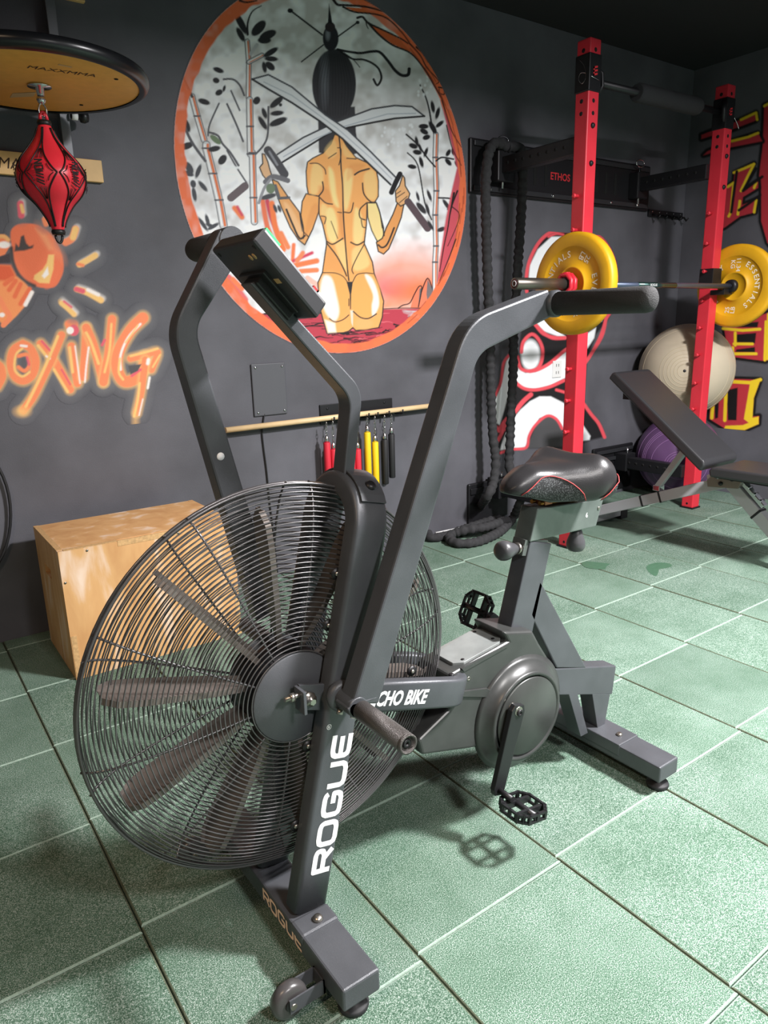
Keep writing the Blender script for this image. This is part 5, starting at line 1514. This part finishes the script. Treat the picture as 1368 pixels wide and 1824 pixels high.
ob('pad_board', MB().prism([tuple(p) for p in (ph + dv * .03 - nv * (th_ + .012), pt - dv * .03 - nv * (th_ + .012), pt - dv * .03 - nv * (th_ - .004), ph + dv * .03 - nv * (th_ - .004))], bx0 + .04, bx1 - .04, axis='x'), m_black, bench)
ob('foot_roller_bracket', MB().box(bx0 + .03, bx0 + .045, 2.26, 2.30, .74, .80), m_black, bench)
sy0, sy1 = 1.33, 1.785
ob('seat_pad', MB().prism([(sy0, .425), (sy1, .418), (sy1 + .008, .45), (sy1 - .01, .466), (sy0, .472)], bx0 + .005, bx1 - .005, axis='x'), m_pad, bench, bev=.010, seg=3)
ob('seat_board', MB().box(bx0 + .05, bx1 - .05, sy0 + .03, sy1, .408, .424), m_black, bench)


def beam(name, a, b, w, h, m, parent=bench, x=bxm, bev=.003):
    a, b = np.array(a), np.array(b)
    d = (b - a) / np.linalg.norm(b - a); n = np.array([-d[1], d[0]]) * h / 2
    return ob(name, MB().prism([tuple(a + n), tuple(b + n), tuple(b - n), tuple(a - n)], x - w / 2, x + w / 2, axis='x'), m, parent, bev=bev)


q2 = lambda px, py, x=bxm - .025: atx(px, py, x)[[1, 2]]
spine = beam('spine', (2.53, .08), (1.78, .375), .05, .055, m_silver)
for f in (.42, .56):
    pp = np.array([2.53, .08]) * (1 - f) + np.array([1.78, .375]) * f
    d_ = np.array([1.78 - 2.53, .375 - .08]); d_ /= np.linalg.norm(d_)
    beam('sleeve_band', pp - d_ * .006, pp + d_ * .006, .054, .061, m_black, parent=spine)
ob('rear_foot', MB().box(bxm - .27, bxm + .27, 2.51, 2.56, .02, .07), m_silver, bench, bev=.004)
for s_ in (-1, 1):
    ob('rubber_cap', MB().box(bxm + s_ * .245 - .03, bxm + s_ * .245 + .03, 2.505, 2.565, 0, .075), m_rubber, bench, bev=.004)
leg = beam('front_leg', (1.765, .39), (1.36, .03), .05, .055, m_silver)
for f in (.38, .62):
    pp = np.array([1.765, .39]) * (1 - f) + np.array([1.36, .03]) * f
    d_ = np.array([1.36 - 1.765, .03 - .39]); d_ /= np.linalg.norm(d_)
    beam('sleeve_band', pp - d_ * .006, pp + d_ * .006, .054, .061, m_black, parent=leg)
ob('front_foot', MB().box(bxm - .2, bxm + .2, 1.33, 1.38, .0, .05), m_silver, bench, bev=.004)
ob('hinge_plate', MB().prism([(1.70, .36), (1.85, .345), (1.86, .40), (1.80, .43), (1.68, .415)], bxm - .034, bxm + .034, axis='x'), mat('warm_grey_hinge', (128, 116, 108), .4, .5), bench, bev=.002)
for y, z, r in ((1.80, .405, .014), (1.785, .372, .010), (1.73, .40, .009)):
    ob('hinge_bolt', MB().lathe([(r, 0), (r, .006), (r * .6, .010), (0, .011)], (bxm - .034, y, z), (-1, 0, 0), 14), m_chrome if r > .012 else m_black, bench)
strut = beam('back_strut', q2(1168, 868), q2(1218, 800), .03, .03, m_silver, x=bxm - .005)
lad = MB(); pp = np.array([1.765, .39]); d_ = np.array([1.36 - 1.765, .03 - .39]); d_ /= np.linalg.norm(d_); n_ = np.array([-d_[1], d_[0]])
lad = beam('seat_ladder', pp + d_ * .02 - n_ * .045, pp + d_ * .20 - n_ * .045, .035, .02, m_chrome)
for i in range(4):
    c_ = pp + d_ * (.05 + i * .04) - n_ * .05
    ob('ladder_notch', MB().cyl((bxm - .022, c_[0], c_[1]), (bxm + .022, c_[0], c_[1]), .008, 10), m_chrome, lad)
ob('pivot_lug', MB().box(bxm - .022, bxm + .022, q2(1168, 868)[0] - .02, q2(1168, 868)[0] + .02, q2(1168, 868)[1] - .02, q2(1168, 868)[1] + .008), m_chrome, bench, bev=.003)

# ---------------------------------------------------------------- battle rope
m_rope = mat('black_rope_sleeve', (44, 44, 46), .9, 0, var=.25, vscale=60)
rope_pts = [aty(*p, 2.83) for p in ((882, 290),)]
strand1 = [aty(*p, y) for p, y in (((903, 262), 2.86), ((884, 254), 2.86), ((872, 268), 2.85), ((867, 300), 2.84), ((865, 345), 2.84), ((866, 402), 2.84), ((868, 480), 2.84), ((871, 560), 2.84), ((873.5, 630), 2.84), ((875, 711), 2.83), ((878, 778), 2.82), ((883, 819), 2.80), ((879, 859), 2.78), ((868, 884), 2.76))]
fl_ = lambda px, py, z=.024: atz(px, py, z)
strand1 += [fl_(850, 908, .075), fl_(828, 925, .04), fl_(800, 937), fl_(775, 943), fl_(762, 950), fl_(770, 958), fl_(800, 952), fl_(835, 940), fl_(865, 930), fl_(888, 921), fl_(902, 905, .05)]
strand2 = [aty(*p, y) for p, y in (((903, 262), 2.86), ((922, 262), 2.86), ((930, 276), 2.85), ((931, 299), 2.84), ((930, 345), 2.84), ((927, 402), 2.84), ((922, 480), 2.84), ((918, 560), 2.84), ((915, 602), 2.84), ((914, 661), 2.84), ((910.5, 728), 2.83), ((908, 795), 2.82), ((907, 830), 2.80), ((915, 852), 2.77), ((930, 872), 2.74), ((926, 896), 2.72))]
strand2 += [fl_(914, 922, .05), fl_(893, 945), fl_(870, 958), fl_(846, 966), fl_(818, 968), fl_(801, 961), fl_(806, 951, .03), fl_(832, 944, .05), fl_(868, 938, .06), fl_(898, 928, .05)]
for nm, pts, sd in (('rope_half', strand1, 1), ('rope_half', strand2, 2)):
    path = catmull(pts, 14)
    # resample evenly, then wrinkle the sleeve
    P = np.array(path); L_ = np.concatenate([[0], np.cumsum(np.linalg.norm(np.diff(P, axis=0), axis=1))])
    n = int(L_[-1] / .0075)
    ss = np.linspace(0, L_[-1], n)
    Q = np.stack([np.interp(ss, L_, P[:, i]) for i in range(3)], 1)
    rr_ = random.Random(sd)
    rad = [.0245 + .0028 * math.sin(i * 1.15 + .9 * math.sin(i * .31)) + rr_.uniform(-.0012, .0012) for i in range(n)]
    if sd == 1:
        rope = thing('battle_rope', (2.8, 2.8, 0), 'thick black battle rope hung over the rack bracket and coiled on the floor', 'rope')
    ob(nm, MB().tube([tuple(q_) for q_ in Q], rad, 12), m_rope, rope)
ob('end_sleeve', MB().tube([fl_(842, 944, .05), fl_(905, 927, .055)], .024, 12), m_rubber, rope)
ob('reflective_cord', MB().tube([fl_(776, 949, .05), fl_(820, 940, .05)], .004, 6), mat('white_cord', (200, 200, 200), .7), rope)

# ---------------------------------------------------------------- plyometric box
m_ply = bpy.data.materials.new('birch_plywood'); m_ply.use_nodes = True
nt = m_ply.node_tree; b = nt.nodes['Principled BSDF']; b.inputs['Roughness'].default_value = .55
tc = nt.nodes.new('ShaderNodeTexCoord'); mp = nt.nodes.new('ShaderNodeMapping'); mp.inputs['Scale'].default_value = (5, 5, 1.2)
wv = nt.nodes.new('ShaderNodeTexNoise'); wv.inputs['Scale'].default_value = 3.0; wv.inputs['Detail'].default_value = 5; wv.inputs['Distortion'].default_value = .5
nt.links.new(tc.outputs['Object'], mp.inputs['Vector']); nt.links.new(mp.outputs['Vector'], wv.inputs['Vector'])
rp = nt.nodes.new('ShaderNodeValToRGB')
for e, (p, c) in zip([rp.color_ramp.elements[0], rp.color_ramp.elements[1], rp.color_ramp.elements.new(.55)], [(.3, (196, 146, 94)), (.72, (186, 134, 84)), (.55, (212, 166, 112))]):
    e.position = p; e.color = (*lin(c), 1)
nt.links.new(wv.outputs['Fac'], rp.inputs['Fac']); nt.links.new(rp.outputs['Color'], b.inputs['Base Color'])
m_plyedge = mat('plywood_edge', (196, 158, 108), .6, 0, var=.2, vscale=120)
bx_ = (.415, 1.025, 2.43, 2.836, .457)
pbox = thing('plyo_box', ((bx_[0] + bx_[1]) / 2, (bx_[2] + bx_[3]) / 2, 0), 'plain plywood jump box standing against the grey wall behind the fan', 'box')
T = .018
x0, x1, y0, y1, zt = bx_
ob('top_panel', MB().box(x0 + T, x1 - T, y0 + T, y1 - T, zt - T, zt), m_ply, pbox)
ob('front_panel', MB().box(x0 + T, x1 - T, y0, y0 + T, 0, zt - .001), m_ply, pbox)
ob('back_panel', MB().box(x0 + T, x1 - T, y1 - T, y1, 0, zt - .001), m_ply, pbox)
# side panels with a hand slot, edge strips show the plies
hy, hz = (y0 + y1) / 2 + .03, .33
for xs in (x0, x1 - T):
    mb = MB(); mb.box(xs, xs + T, y0, hy - .05, 0, zt); mb.box(xs, xs + T, hy + .05, y1, 0, zt); mb.box(xs, xs + T, hy - .05, hy + .05, 0, hz - .018); mb.box(xs, xs + T, hy - .05, hy + .05, hz + .018, zt)
    ob('side_panel', mb, m_ply, pbox)
for (a, b_, c, d_, e, f) in ((x0 + .002, x0 + T + .002, y0 - .0012, y0 + .004, 0, .16), (x1 - T, x1 - .002, y0 - .0012, y0 + .004, 0, .16), (x0 + .19, x1 - .2, y0 - .0012, y0 + .004, zt - T, zt + .001), (x0 + T, x0 + .19, y0 + .0, y0 + T, zt - .0005, zt + .0012), (x0 - .0002, x0 + T, y0 + .02, y1 - .02, zt - .0005, zt + .0012)):
    ob('edge_strip', MB().box(a, b_, c, d_, e, f), m_plyedge, pbox)
for p in ((x0 + .09, y0 - .0008, zt - .012), (x0 + .4, y0 - .0008, zt - .012), (x0 + .01, y0 - .0015, .35)):
    ob('screw', MB().lathe([(0, 0), (.004, 0), (.004, .001), (0, .001)], p, (0, -1, 0), 10), m_steel, pbox)

# ---------------------------------------------------------------- wall plate, dowel and nunchaku
bl = mat('black_painted_cover', (80, 81, 86), .5)
pw0, pw1 = aty(446, 648, 2.94), aty(512, 737, 2.94)
cov = thing('cover_plate', (1.46, 2.94, pw1[2]), 'flat charcoal cover plate with four screws on the wall under the mural', 'cover plate')
ob('plate', MB().box(pw0[0], pw1[0], 2.935, 2.9445, pw1[2] + .002, pw0[2] - .002), bl, cov, bev=.004)
for sx in (pw0[0] + .02, pw1[0] - .015):
    for sz in (pw1[2] + .018, pw0[2] - .018):
        ob('screw', MB().lathe([(.005, 0), (.006, .002), (.003, .003), (0, .003)], (sx, 2.935, sz), (0, -1, 0), 10), m_chrome, cov)
cab = [aty(*p, 2.938) for p in ((471, 737), (469, 752), (467, 770), (470, 800), (474, 830), (477, 858), (480, 890))]
cab += [np.array([cab[-1][0] + .01, 2.938, .2]), np.array([cab[-1][0] + .015, 2.936, .01])]
tag(ob('cable', MB().tube(catmull(cab, 5), .0035, 6), m_rubber), 'thin black cable running down the wall from the cover plate', 'cable')
m_dowel = mat('pale_wood', (226, 196, 150), .5, 0, var=.08, vscale=12)
dz_ = aty(560, 747, 2.9)[2]
tag(ob('wooden_stick', MB().cyl((1.225, 2.9, aty(405, 766, 2.9)[2]), (2.42, 2.9, aty(765, 723, 2.9)[2]), .0125, 14), m_dowel), 'long pale wooden stick held level on wall hooks', 'stick')
h0, h1 = aty(569, 721, 2.94), aty(695, 709, 2.94)
hook = thing('hook_plate', ((h0[0] + h1[0]) / 2, 2.93, dz_), 'black wall plate with hooks behind the wooden stick', 'hook rack')
ob('plate', MB().box(h0[0], h1[0] + .01, 2.936, 2.9445, dz_ - .035, h1[2]), m_black, hook, bev=.002)
for p in ((h0[0] + .04, h1[2] - .02), (h1[0] - .04, h1[2] - .018)):
    ob('screw', MB().lathe([(.006, 0), (.006, .002), (.003, .003)], (p[0], 2.936, p[1]), (0, -1, 0), 10), m_black, hook)
NX = [582, 593, 627, 636, 654, 668, 685, 697]
for i in range(7):
    x = aty((590, 612, 630, 652, 668, 688, 712)[i], 745, 2.9)[0]
    ob('hook', MB().tube([(x, 2.938, dz_ - .02), (x, 2.89, dz_ - .018), (x, 2.875, dz_ - .014), (x, 2.872, dz_ + .004)], .0045, 6), m_black, hook)
m_nr, m_ny, m_nk = mat('red_foam', (206, 36, 56), .6), mat('yellow_foam', (240, 200, 20), .6), mat('black_foam', (32, 32, 34), .6)


def chain(a, b, n, parent):
    a, b = np.asarray(a, float), np.asarray(b, float)
    for i in range(n):
        c = a + (b - a) * (i + .5) / n
        d = (b - a) / np.linalg.norm(b - a)
        s = np.array([1.0, 0, 0]) if i % 2 else np.array([0, 1.0, 0])
        hl = np.linalg.norm(b - a) / n * .68
        ob('chain_link', MB().tube([c + d * hl * math.cos(t) + s * .005 * math.sin(t) for t in np.linspace(0, 2 * math.pi, 10, endpoint=False)], .0016, 5, loop=True, up=np.cross(d, s)), m_chrome, parent)


for (xa_, ya_, ta, la), (xb_, yb_, tb_, lb), m_, lab in (((582, 0, 788, .24), (594, 0, 800, .24), m_nr, 'red nunchaku hanging from the leftmost wall hooks'), ((626, 0, 790, .24), (637, 0, 800, .24), m_nr, 'red nunchaku hanging between the leftmost pair and the yellow pair'),
                                                       ((654, 0, 770, .27), (668, 0, 787, .27), m_ny, 'yellow nunchaku hanging from the wall hooks under the stick'), ((685, 0, 783, .225), (697, 0, 773, .222), m_nk, 'black nunchaku hanging from the rightmost wall hooks')):
    top = aty((xa_ + xb_) / 2, 748, 2.89)
    nn = thing('nunchaku', (top[0], 2.875, top[2] - .3), lab, 'nunchaku', 'nunchaku on the wall')
    for X_, T_, l_ in ((xa_, ta, la), (xb_, tb_, lb)):
        p = aty(X_, T_, 2.88)
        pb_ = p - np.array([0, 0, l_])
        ob('handle', MB().lathe([(.014, 0), (.0165, .004), (.0165, l_ - .004), (.015, l_), (0, l_)], pb_, (0, 0, 1), 16), m_, nn)
        ob('swivel_cap', MB().lathe([(.011, 0), (.011, .022), (.006, .028), (.006, .034)], p, (0, 0, 1), 14), m_chrome, nn)
        chain(p + np.array([0, 0, .034]), np.array([p[0], 2.876, dz_ - .018]), 3, nn)

# ---------------------------------------------------------------- speed bag platform
m_mdf = mat('amber_board_underside', (226, 160, 72), .55, 0, var=.05, vscale=30)
m_rimb = mat('glossy_black_rim', (22, 23, 26), .28, .1)
m_pine = mat('varnished_pine_board', (218, 178, 118), .5, 0, var=.1, vscale=10)
m_bracket = mat('grey_square_tube', (112, 114, 118), .4, .5)
ZP = 1.865
pe = atz(262, 172, ZP); pn = atz(60, 90, ZP); pf = atz(80, 197, ZP)
PC = np.array([.568, .5 * (pn[1] + pf[1]), ZP]); PR = .312
plat = thing('speed_bag_platform', (PC[0], PC[1], ZP), 'round wooden speed bag platform with thick black rim mounted on the wall', 'speed bag platform')
ob('board', MB().lathe([(0, 0), (PR - .022, 0), (PR - .02, .002), (PR - .02, .034), (0, .034)], PC, (0, 0, 1), 72), m_mdf, plat)
ob('rim', MB().lathe([(PR - .022, -.003), (PR - .008, -.004), (PR + .004, .002), (PR + .009, .012), (PR + .009, .024), (PR + .002, .035), (PR - .02, .038), (PR - .06, .036)], PC, (0, 0, 1), 96, caps=False), m_rimb, plat)
sw = atz(70, 152, ZP)
ob('swivel_plate', MB().lathe([(0, .001), (.030, .001), (.034, -.003), (.034, -.005), (.012, -.006), (.010, -.03), (0, -.03)], (sw[0], sw[1], ZP), (0, 0, 1), 28), m_chrome, plat)
ob('swivel_ball', MB().lathe([(0, -.014), (.010, -.010), (.014, 0), (.010, .010), (0, .014)], (sw[0], sw[1], ZP - .038), (0, 0, 1), 18), m_chrome, plat)
ob('swivel_hook', MB().tube([(sw[0] + .011 * math.cos(a), sw[1], ZP - .066 + .018 * math.sin(a)) for a in np.linspace(0, 6.283, 18, endpoint=False)], .0032, 6, loop=True, up=(0, 1, 0)), m_chrome, plat)
tx0 = atz(46, 118, ZP)
rd = lambda px, py: atz(px, py, ZP - .0008)
e1_ = rd(142, 130) - rd(46, 117); e1_ /= np.linalg.norm(e1_)
e2_ = np.cross((0, 0, -1.0), e1_)
ob('maker_lettering', text_mesh('MAXXMMA', .036, rd(46, 121), e1_, e2_ if e2_ @ (rd(46, 110) - rd(46, 121)) > 0 else -e2_, shear=.2), mat('dark_brown_print', (60, 40, 20), .7), plat)
for p in ((207, 141), (145, 187)):
    q_ = rd(*p)
    ob('bolt_hole', MB().lathe([(0, 0), (.006, 0), (.006, .001), (0, .001)], q_, (0, 0, -1), 12), m_hole, plat)
qa, qb = rd(104, 115), rd(128, 120)
ob('sticker', MB().obox((qa + qb) / 2, (qb - qa) / 2, np.array([0, .005, 0]), np.array([0, 0, .0004])), mat('tan_sticker', (200, 160, 110), .6), plat)
qa, qb = rd(20, 170), rd(62, 168)
ob('warning_label', MB().obox((qa + qb) / 2, (qb - qa) / 2, np.array([0, .025, 0]), np.array([0, 0, .0004])), mat('clear_label', (190, 160, 120), .35), plat)
# wall boards and bracket
bz0, bz1 = aty(183, 325, 2.925)[2], aty(183, 286, 2.925)[2]
bxr = aty(183, 305, 2.925)[0]
bd = ob('wall_board', MB().box(.25, bxr, 2.925, 2.9445, bz0, bz1), m_pine, plat, bev=.002)
ob('maker_lettering', text_mesh('MAXXMMA', .05, (aty(-4, 300, 2.9245)[0], 2.9243, (bz0 + bz1) / 2 - .018), (1, 0, 0), (0, 0, 1), shear=.2), mat('dark_brown_print', (60, 40, 20), .7), bd)
uz = aty(152, 4, 2.925)
ob('wall_board', MB().box(.25, uz[0], 2.925, 2.9445, uz[2], uz[2] + .085), m_pine, plat, bev=.002)
tb_ = aty(118, 240, 2.9)
tube_x = tb_[0]
ob('bracket_tube', MB().box(tube_x - .016, tube_x + .016, 2.893, 2.925, bz0 + .005, uz[2] + .08), m_bracket, plat, bev=.002)
ob('bracket_arm', MB().box(tube_x - .016, tube_x + .016, PC[1] - .05, 2.9, ZP + .052, ZP + .084), m_bracket, plat, bev=.002)
ob('bracket_arm', MB().box(.30, .33, PC[1] - .05, 2.93, ZP + .052, ZP + .084), m_bracket, plat, bev=.002)
fl2 = aty(100, 57, PC[1] - .06)
ob('bracket_flange', MB().prism([(fl2[0] - .03, ZP + .05), (fl2[0] - .026, ZP + .075), (fl2[0] - .012, ZP + .095), (fl2[0] + .006, ZP + .095), (fl2[0] + .022, ZP + .075), (fl2[0] + .03, ZP + .05)], PC[1] - .07, PC[1] - .05), m_bracket, plat, bev=.001)
kx = aty(140, 205, 2.86)
ob('height_knob', MB().lathe([(.010, 0), (.010, .03), (.018, .032), (.020, .045), (.014, .058), (0, .06)], (tube_x + .018, 2.88, kx[2]), (1, 0, 0), 16), m_blackplastic, plat)
ob('knob_collar', MB().lathe([(.013, 0), (.013, .02)], (tube_x + .02, 2.88, kx[2]), (1, 0, 0), 14), m_white, plat)

# speed bag
m_bag = mat('red_speed_bag_leather', (224, 44, 60), .36, 0, bump=.08, bscale=300)
m_bagk = mat('black_bag_print', (22, 20, 22), .45)
BX, BY = sw[0] + .018, sw[1]
bzt = aty(80, 222, BY)[2]; bzb = aty(104, 412, BY)[2]
bt = np.array([aty(79, 222, BY)[0], BY, bzt]); bb = np.array([aty(104, 412, BY)[0], BY, bzb])
BL = np.linalg.norm(bt - bb); bax = (bt - bb) / BL
bag = thing('speed_bag', tuple(bb), 'red double-ended speed bag with black print hanging under the platform', 'punching bag')
bprof = [(.0, .0), (.017, .0), (.019, .01), (.028, .05), (.052, .11), (.082, .16), (.098, .205), (.101, .235), (.098, .262), (.084, .305), (.056, .355), (.034, .40), (.022, .44), (.017, .46), (0, .46)]
kR = 63.5 * 2.62 / FPX / .101 * .96
bprof = [(r * .97, h / .46 * BL) for r, h in bprof]
BP = catmull([np.array([r, h]) for r, h in bprof[1:-1]], 4)
nseg = 48
u_ = np.cross(bax, (0, 1.0, 0)); u_ /= np.linalg.norm(u_); v_ = np.cross(bax, u_)
rings = [[bb + bax * h + r * (1 + .012 * abs(math.cos(4 * 2 * math.pi * k / nseg))) * (u_ * math.cos(2 * math.pi * k / nseg) + v_ * math.sin(2 * math.pi * k / nseg)) for k in range(nseg)] for r, h in BP]
ob('leather_body', MB().loft(rings), m_bag, bag)
brad = lambda h: float(np.interp(h, [p[1] for p in BP], [p[0] for p in BP]))


def on_bag(az, t, out=.002):
    h = t * BL
    r = brad(h) * (1.012) + out
    a = math.radians(az)
    # az 0 faces the camera side
    d0 = -np.array([BX, BY, 0]); d0 /= np.linalg.norm(d0); d0 = d0 - (d0 @ bax) * bax; d0 /= np.linalg.norm(d0)
    d1 = np.cross(bax, d0)
    return bb + bax * h + r * (d0 * math.cos(a) + d1 * math.sin(a))


def bag_line(pts, w, parent):
    P = catmull([np.array(p, float) for p in pts], 6) if len(pts) > 2 else [np.array(p, float) for p in pts]
    mb = MB()
    path = [on_bag(a, t) for a, t in P]
    mb.tube(path, w, 4)
    ob('print_line', mb, m_bagk, parent)


for ac in (-137, -77, -17, 43, 103, 163):
    for s in (-1, 1):
        bag_line([(ac + s * 4, .96), (ac + s * 3, .82), (ac + s * 9, .68), (ac + s * 20, .56), (ac + s * 28, .51)], .0023, bag)
        bag_line([(ac + s * 28, .51), (ac + s * 20, .44), (ac + s * 9, .33), (ac + s * 4, .2), (ac + s * 4, .04)], .0023, bag)
        bag_line([(ac + s * 22, .515), (ac + s * 16, .54), (ac + s * 12, .585)], .0012, bag); bag_line([(ac + s * 22, .505), (ac + s * 16, .475), (ac + s * 12, .43)], .0012, bag)
        for q_ in (2.5, 6):
            bag_line([(ac + s * q_ * .3, .74), (ac + s * q_, .64)], .0009, bag); bag_line([(ac + s * q_, .38), (ac + s * q_ * .3, .28)], .0009, bag)
    # vertical lettering NOTION-like maker mark
    c0 = on_bag(ac, .60, .0026); c1 = on_bag(ac, .40, .0026)
    down = (c1 - c0) / np.linalg.norm(c1 - c0)
    e = on_bag(ac + 8, .5) - on_bag(ac - 8, .5); e /= np.linalg.norm(e)
    mid = on_bag(ac, .5, .003)
    nrm_ = np.cross(down, e)
    L6 = [[(0, 0), (0, 1), (.6, 0), (.6, 1)], [(.9, 0), (.9, 1), (1.5, 1), (1.5, 0), (.9, 0)], [(1.8, 0), (1.8, 1)], [(2.1, 0), (2.4, 1)], [(2.5, 0), (2.9, 1)], [(3.0, 0), (3.5, 1)], [(3.4, 0), (4.0, 1)]]
    ob('maker_print', stroke_mesh([[(x * .017 - .034, y * .022 - .011) for x, y in l] for l in L6], .0042, mid, down, e), m_bagk, bag)
for t_, a in ((1, 1), (0, -1)):
    p = bb + bax * (BL if t_ else 0)
    ob('end_cap', MB().lathe([(.019, -.004 * a), (.021, .002 * a), (.019, .01 * a), (.0, .012 * a)], p, bax, 20), m_bagk, bag)
    ob('loop', MB().tube([p + bax * a * (.012 + .022 * math.sin(q_)) + u_ * .010 * math.cos(q_) for q_ in np.linspace(0, math.pi, 9)], .005 if t_ else .004, 8), m_bag if t_ else m_bagk, bag)
hg = bb + bax * (BL + .03)
ob('hanger_strap', MB().tube([hg, (sw[0] + .004, sw[1], ZP - .082)], .007, 8), m_bag, bag)

# ---------------------------------------------------------------- small wall things
cl_ = [aty(-52 + 71 * math.cos(a), 918 - 118 * math.sin(a), 2.925) for a in np.linspace(0, 2 * math.pi, 40, endpoint=False)]
lowz = min(p[2] for p in cl_)
tag(ob('cable_loop', MB().tube(cl_, .0055, 8, loop=True, up=(0, 1, 0)), m_rubber), 'black coated cable loop hanging on the wall at the far left', 'cable')
hz_ = aty(1185, 382, 2.93)[2]
hk = thing('hook_strip', (4.33, 2.93, hz_), 'small black hook strip on the wall in the dark corner', 'hook rack')
ob('strip', MB().box(4.15, 4.51, 2.93, 2.9445, hz_ - .02, hz_ + .02), m_black, hk, bev=.002)
for i in range(5):
    x = 4.18 + i * .075
    ob('hook', MB().tube([(x, 2.93, hz_ - .01), (x, 2.90, hz_ - .015), (x, 2.885, hz_ - .035), (x, 2.87, hz_ - .02)], .006, 6), m_black, hk)
    ob('screw', MB().lathe([(.005, 0), (.004, .003)], (x, 2.93, hz_ + .008), (0, -1, 0), 8), m_chrome, hk)
o0, o1 = aty(985, 643, 2.94), aty(1005, 671, 2.94)
ol = thing('power_outlet', ((o0[0] + o1[0]) / 2, 2.94, o1[2]), 'white wall outlet painted over within the white emblem', 'outlet')
ob('cover', MB().box(o0[0], o0[0] + .075, 2.937, 2.9445, o1[2], o0[2]), mat('white_outlet', (226, 226, 224), .5), ol, bev=.002)
for dz2 in (-.02, .022):
    for dx in (.026, .046):
        ob('slot', MB().box(o0[0] + dx, o0[0] + dx + .004, 2.9362, 2.9372, (o0[2] + o1[2]) / 2 + dz2 - .008, (o0[2] + o1[2]) / 2 + dz2 + .008), m_hole, ol)

# damp patches on the floor
m_damp = mat('damp_dark_green_patch', (66, 100, 78), .5, 0, var=.1, vscale=60)
for pts in (((1036, 1003), (1045, 1000), (1068, 1002), (1086, 1004), (1080, 1009), (1077, 1014), (1056, 1013), (1042, 1010)), ((1152, 1008), (1170, 1002), (1190, 1003), (1197, 1008), (1186, 1012), (1174, 1014), (1172, 1022), (1166, 1026), (1155, 1018))):
    P_ = catmull([atz(*p, .0012) for p in pts], 3, True)
    ob('damp_patch', MB().add([tuple(p) for p in P_], [list(range(len(P_)))]), m_damp, floor)
